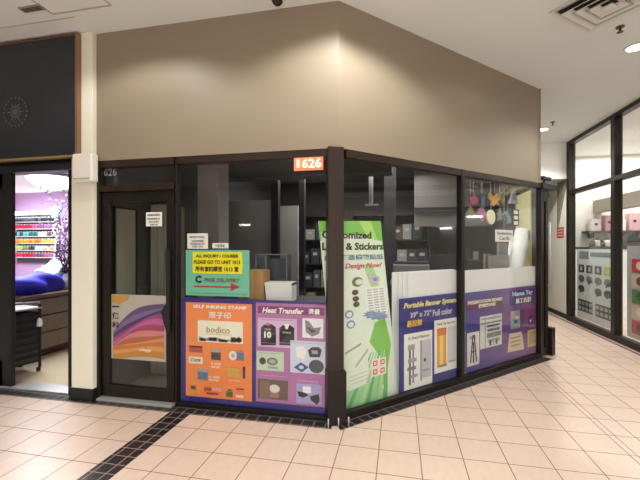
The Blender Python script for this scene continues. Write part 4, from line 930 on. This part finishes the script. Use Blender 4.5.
# thread rack
RY = 6.40
rk = thing('thread_rack', 'wall rack of small shelves for thread spools on the lilac wall', 'rack', (onY(35, 240, RY).x, RY, 1.2))
rx0, rx1 = onY(14, 240, RY).x, onY(56, 240, RY).x; rw = (rx1-rx0)/2; rc_ = (rx0+rx1)/2
rowz = [onY(35, yy, RY).z for yy in (221.5, 228.5, 236, 243, 250, 257)]
MB().box(-rw, .06, 0, rw, .10, rowz[0]-1.2+.13, mat('rack_back', rgb(86, 80, 92), .7)).build('back_panel', rk)
for z in rowz: MB().box(-rw, -.03, z-1.2-.018, rw, .06, z-1.2-.006, mat('rack_shelf', rgb(224, 220, 224), .5)).build('shelf', rk)
PAL = [[(70, 66, 84), (92, 96, 110), (54, 54, 66)], [(222, 40, 112), (206, 36, 90), (232, 90, 160), (150, 96, 150), (186, 110, 170)], [(60, 66, 74), (96, 190, 196), (40, 110, 100), (214, 220, 220), (120, 90, 86)],
       [(232, 150, 40), (240, 176, 40), (214, 120, 50), (246, 190, 90)], [(176, 208, 100), (120, 150, 110), (60, 60, 80), (226, 226, 216), (240, 170, 130)], [(222, 44, 82), (196, 30, 60), (120, 80, 120), (190, 90, 120)]]
RN = ['top', 'second', 'third', 'fourth', 'fifth', 'bottom']
protos = {}
def spool_mesh(col):
    if col in protos: return protos[col]
    mb = MB(); m = mat('thread_%02x%02x%02x' % col, rgb(*col), .6, noise=.1, nscale=60); wv = mat('spool_end', rgb(228, 226, 222), .5)
    mb.lathe([(.024, 0), (.024, .006), (.031, .007), (.026, .085), (.018, .09), (.018, .1)], wv, n=10, mats=[wv, wv, m, m, wv])
    me = bpy.data.meshes.new('thread_spool'); mb.bm.to_mesh(me); mb.bm.free()
    for q_ in mb.mats: me.materials.append(q_)
    protos[col] = me; return me
N = 14
for r_, z in enumerate(rowz):
    for k in range(N):
        pal = PAL[r_]; ci = min(len(pal)-1, int(k/N*len(pal)+rnd.random()*.8))
        o = bpy.data.objects.new('thread_spool', spool_mesh(pal[ci])); C.objects.link(o)
        o.location = (rx0+(k+.5)*(rx1-rx0)/N, RY+.005, z-.006)
        place = 'leftmost' if k == 0 else 'rightmost' if k == N-1 else '%s from the left' % ['second', 'third', 'fourth', 'fifth', 'sixth', 'seventh', 'eighth', 'ninth', 'tenth', 'eleventh', 'twelfth', 'thirteenth'][k-1]
        tag(o, 'thread spool on the %s row of the wall rack, %s' % (RN[r_], place), 'thread spool', 'thread spools on the wall rack')
# tube light, bowl light
t = thing('tube_light', 'glowing white fluorescent tube above the thread rack', 'light', (rc_, RY-.02, onY(35, 213, RY).z))
TG = mat('tube_glow', (.93, .96, 1, 1), .5, emit=7)
MB().tube((-rw, 0, 0), (rw*.95, 0, 0), .035, TG, 12).build('tube', t); MB().box(-rw-.02, .03, -.03, rw, .1, .03, WHITE).build('fitting', t)
p = onY(53, 178, 5.0)
t = thing('bowl_light', 'bright white bowl ceiling light in the embroidery shop', 'light', (p.x, 5.0, 2.695))
MB().lathe([(.02, -.22), (.14, -.20), (.25, -.15), (.33, -.08), (.36, -.04)], mat('bowl_glow', (.95, .97, 1, 1), .5, emit=4), n=28).build('lamp_shade', t); MB().lathe([(.37, -.045), (.375, -.02), (.12, 0)], STEEL, n=28).build('rim', t)
# magnifier lamp with round heads
p = onY(56, 212, 5.3); q2 = onY(58, 229, 5.3); p3 = onY(50, 262, 5.3)
t = thing('magnifier_lamp', 'swing arm lamp with pale blue round head on the counter', 'lamp', (p3.x, 5.3, .892))
LB = mat('pale_blue_plastic', rgb(150, 206, 222), .4); WPL = mat('white_lamp_arm', rgb(226, 226, 232), .4)
L0 = Vector((p3.x, 5.3, .892))
mb = MB(); mb.lathe([(.09, 0), (.09, .02), (.02, .03)], WPL); mb.build('base', t)
mb = MB(); mb.tube((0, 0, .03), tuple(q2-L0), .012, WPL); mb.tube(tuple(q2-L0), tuple(p-L0+Vector((0, .02, 0))), .012, WPL); mb.build('arm', t)
mb = MB(); d_ = p-L0; mb.tube((d_.x, -.03, d_.z), (d_.x, .03, d_.z), .095, LB, 24); mb.build('lamp_head', t)
mb = MB(); d_ = q2-L0
for k in range(20):
    a, b = k*PI/10, (k+1)*PI/10; mb.tube((d_.x+.075*math.cos(a), -.03, d_.z+.075*math.sin(a)), (d_.x+.075*math.cos(b), -.03, d_.z+.075*math.sin(b)), .012, WPL, 6)
mb.build('magnifier_ring', t)
# blossom branches
p = onY(66, 275, 4.9)
t = thing('blossom_branches', 'tall artificial blossom branches in a vase at the right of the counter', 'plant', (p.x, 4.9, .892))
MB().lathe([(.05, 0), (.08, .06), (.07, .16), (.04, .22), (.045, .24)], mat('pale_vase', rgb(206, 210, 212), .3), n=16).build('vase', t)
tops = [onY(px_, py_, 4.9)-t.location for px_, py_ in ((44, 196), (50, 188), (56, 200), (60, 187), (66, 190), (70, 186), (70, 200), (66, 206), (69, 225), (71, 240), (62, 236), (70, 255))]
mb = MB(); fl = MB(); BR = mat('dark_branch', rgb(58, 42, 54), .7)
cols = [mat('petal_%d' % i, rgb(*c), .7) for i, c in enumerate([(150, 116, 140), (206, 190, 212), (60, 52, 70), (226, 214, 226), (172, 110, 132), (84, 80, 96)])]
for tp in tops:
    prev = Vector((0, 0, .22)); tp = Vector(tp)
    for k in range(1, 7):
        s_ = k/6; nx = Vector((0, 0, .22)).lerp(tp, s_)+Vector((rnd.uniform(-.04, .04), rnd.uniform(-.08, .08), rnd.uniform(-.03, .03)))
        mb.tube(prev, nx, .008*(1.3-s_), BR, 5); prev = nx
        if k > 1:
            for _ in range(4):
                c = nx+Vector((rnd.uniform(-.09, .09), rnd.uniform(-.12, .12), rnd.uniform(-.09, .09))); r_ = rnd.uniform(.010, .022)
                ic = bmesh.ops.create_icosphere(fl.bm, subdivisions=1, radius=r_, matrix=Matrix.Translation(c))
                fl._set({f_ for v in ic['verts'] for f_ in v.link_faces}, rnd.choice(cols))
mb.build('branch', t); o = fl.build('blossom', t); o['kind'] = 'stuff'

# --- gift shop contents
f = Face('G', .03)
def gposter(name, label, x0, y0, x1, y1):
    return f.root(name, label, 'poster', x0, y0, x1, y1)
t = gposter('product_poster', 'grey white product poster inside the gift shop window beside the corner', 577, 249, 614.5, 331)
(u0, z1) = f.loc(577, 249); W, H = f.W, f.Hh
MB().box(-W/2, 0, 0, W/2, .008, H, mat('pale_grey_poster', rgb(212, 217, 217), .5, noise=.04)).build('sheet', t)
PGR = [ink(40, 42, 46), ink(90, 92, 96), ink(60, 60, 66), ink(120, 122, 124)]
MB().box(-W*.42, -.002, H*.86, -W*.15, 0, H*.97, ink(130, 138, 140)).build('header_photo', t); MB().box(-W*.1, -.002, H*.90, W*.42, 0, H*.96, ink(96, 120, 132)).build('title_bar', t)
for r_ in range(3):
    for k in range(4):
        if r_ == 2 and k == 1: continue
        c = (-W*.36+W*.235*k, H*(.72-.145*r_)); m_ = ink(180, 190, 60) if (r_, k) == (0, 3) else PGR[(r_+k*2) % 4]
        mb = MB(); 
        if r_ == 0: mb.box(c[0]-W*.085, -.003, c[1]-H*.055, c[0]+W*.085, 0, c[1]+H*.055, m_); mb.box(c[0]-W*.03, -.004, c[1]-H*.03, c[0]+W*.03, -.003, c[1]+H*.03, ink(190, 196, 196))
        else: mb.disc(c[0], c[1], W*.09, H*.05, 0, -.003, m_); mb.prism([(c[0]-W*.05, c[1]-H*.07), (c[0]+W*.1, c[1]-H*.03), (c[0]+W*.02, c[1]+H*.02)], -.003, -.004, PGR[(r_+k) % 4])
        mb.build('product_photo', t)
for s0, s1 in ((-.46, -.04), (.04, .47)):
    mb = MB(); mb.box(W*s0, -.002, H*.10, W*s1, 0, H*.27, ink(52, 54, 58))
    for i in range(2):
        for j in range(4): a = W*s0+(W*(s1-s0))*(j+.18)/4; mb.box(a, -.003, H*(.125+.075*i), a+W*(s1-s0)*.17, -.002, H*(.17+.075*i), ink(176, 182, 182))
    mb.build('grid_print', t)
t = gposter('food_poster', 'framed poster with red and green pictures at the right edge of the photo', 627, 246, 668, 352)
W, H = f.W, f.Hh
MB().box(-W/2, 0, 0, W/2, .01, H, mat('silver_poster_frame', rgb(170, 172, 172), .4)).build('frame', t)
for k, (c, n_) in enumerate([((196, 70, 62), 'photo'), ((206, 196, 170), 'photo'), ((96, 130, 80), 'photo'), ((214, 190, 150), 'photo'), ((180, 40, 44), 'photo')]):
    MB().box(-W*.36, -.004, H*(.86-.165*k), W*.44, 0, H*(.86-.165*k-.145), ink(*c)).build(n_, t)
    MB().disc(-W*.1, H*(.79-.165*k), W*.14, H*.05, -.004, -.006, ink(*[(230, 210, 200), (120, 60, 50), (60, 96, 60), (230, 226, 216), (70, 20, 24)][k])).build('picture', t)
# wall shelf with goods
GY = 10.16
za = onY(610, 231, GY).z
t = thing('wall_shelf', 'dark wall shelf on the back wall of the bright gift shop', 'shelf', (5.1, GY, za-.05))
MB().box(-.75, -.28, 0, 1.3, .03, .05, mat('shelf_dark_wood', rgb(74, 64, 58), .6)).build('board', t)
for x in (-.6, .3, 1.15): MB().box(x-.015, -.2, -.12, x+.015, .03, 0, MATTBLACK).build('bracket', t)
goods = [(4.55, .2, .28, (226, 214, 214)), (4.82, .16, .36, (206, 150, 156)), (5.06, .2, .26, (232, 228, 222)), (5.34, .22, .40, (214, 176, 178)), (5.66, .2, .26, (196, 84, 90)), (5.93, .18, .36, (190, 214, 196)), (6.2, .2, .3, (226, 222, 214))]
gl = ['white', 'pink', 'cream', 'tall rose', 'red', 'mint', 'ivory']
for (x, W_, H_, c), n_ in zip(goods, gl):
    t = thing('gift_box', '%s box on the dark wall shelf in the gift shop' % n_, 'box', (x, GY-.13, za), 0, 'boxes on the gift shop shelf')
    MB().box(-W_/2, -.09, 0, W_/2, .09, H_, ink(*c), .006).build('carton', t); MB().disc(0, H_*.55, .035, .035, -.09, -.093, ink(60, 54, 60), 12).build('dot', t)
t = thing('gift_counter', 'long low white counter under the wall shelf in the gift shop', 'counter', (5.2, 9.7, .0))
zc_ = onY(610, 247, 9.5).z
MB().box(-1.4, -.25, 0, 1.6, .25, zc_-.05, WHITE).build('base', t); MB().box(-1.45, -.28, zc_-.05, 1.65, .28, zc_, mat('counter_top_dark', rgb(60, 58, 56), .4)).build('worktop', t)
rn2 = random.Random(5)
for k, (px_, c, n_) in enumerate([(592, (60, 58, 60), 'charcoal'), (597, (206, 196, 186), 'beige'), (602, (44, 42, 46), 'black'), (607, (222, 214, 206), 'white'), (612, (96, 84, 80), 'brown')]):
    v = onY(px_, 245, 9.6)
    t = thing('gift_jar', '%s jar standing on the low gift shop counter' % n_, 'jar', (v.x, 9.6, zc_), 0, 'jars on the gift shop counter')
    h_ = .13+.06*(k % 2); MB().lathe([(.05, 0), (.06, .02), (.06, h_*.75), (.035, h_*.85)], ink(*c), n=14).build('body', t); MB().lathe([(.038, h_*.85), (.038, h_), (.01, h_+.02)], MATTBLACK, n=14).build('lid', t)
v = onY(631, 247, 9.55); HW = (onY(638, 247, 9.55).x-onY(625, 247, 9.55).x)/2
t = thing('toy_house', 'dark grey house shaped box on the gift shop counter', 'house model', (v.x, 9.55, zc_))
MB().box(-HW, -.1, 0, HW, .1, .13, mat('grey_house', rgb(84, 80, 80), .7), .004).build('body', t); MB().prism([(-HW*1.15, .13), (HW*1.15, .13), (0, .36)], -.12, .12, mat('grey_roof', rgb(70, 68, 68), .7)).build('roof', t)
# red notice on the cream corridor wall
a, b = onX(563.5, 227, WX-.006), onX(556.8, 238, WX-.006)
t = thing('red_notice', 'small red notice on the cream wall beside the far door', 'notice', (WX-.006, (a.y+b.y)/2, b.z), R(-90))
W = abs(a.y-b.y)/2; H = a.z-b.z
MB().box(-W, 0, 0, W, .005, H, mat('red_notice_sheet', rgb(186, 60, 58), .5)).build('sheet', t)
mb = MB()
for k in range(3): mb.box(-W*.8, -.002, H*(.16+.28*k), W*.8, 0, H*(.28+.28*k), ink(232, 190, 180))
mb.build('lines', t)

# short lamps of other shops that show only as reflections in the glass
LG = mat('small_tube_glow', (1, .97, .9, 1), .5, emit=16)
for (x, y, z, dx, dy), lb in zip(((-5.4, -5.92, 2.3, .2, 0), (7.05, 5.1, 2.05, 0, .16), (7.05, 5.85, 2.36, 0, .2)), ('short white lamp mirrored in the left window glass', 'short white lamp mirrored in the middle window glass', 'short white lamp mirrored in the right window glass beside the ornaments')):
    t = thing('wall_lamp', lb, 'light', (x, y, z), 0)
    MB().tube((-dx, -dy, 0), (dx, dy, 0), .035, LG, 10).build('tube', t)
    MB().box(-dx-.02, (-.06 if not dy else -dy-.02), .03, dx+.02, (.06 if not dy else dy+.02), .05, WHITE).build('fitting', t)
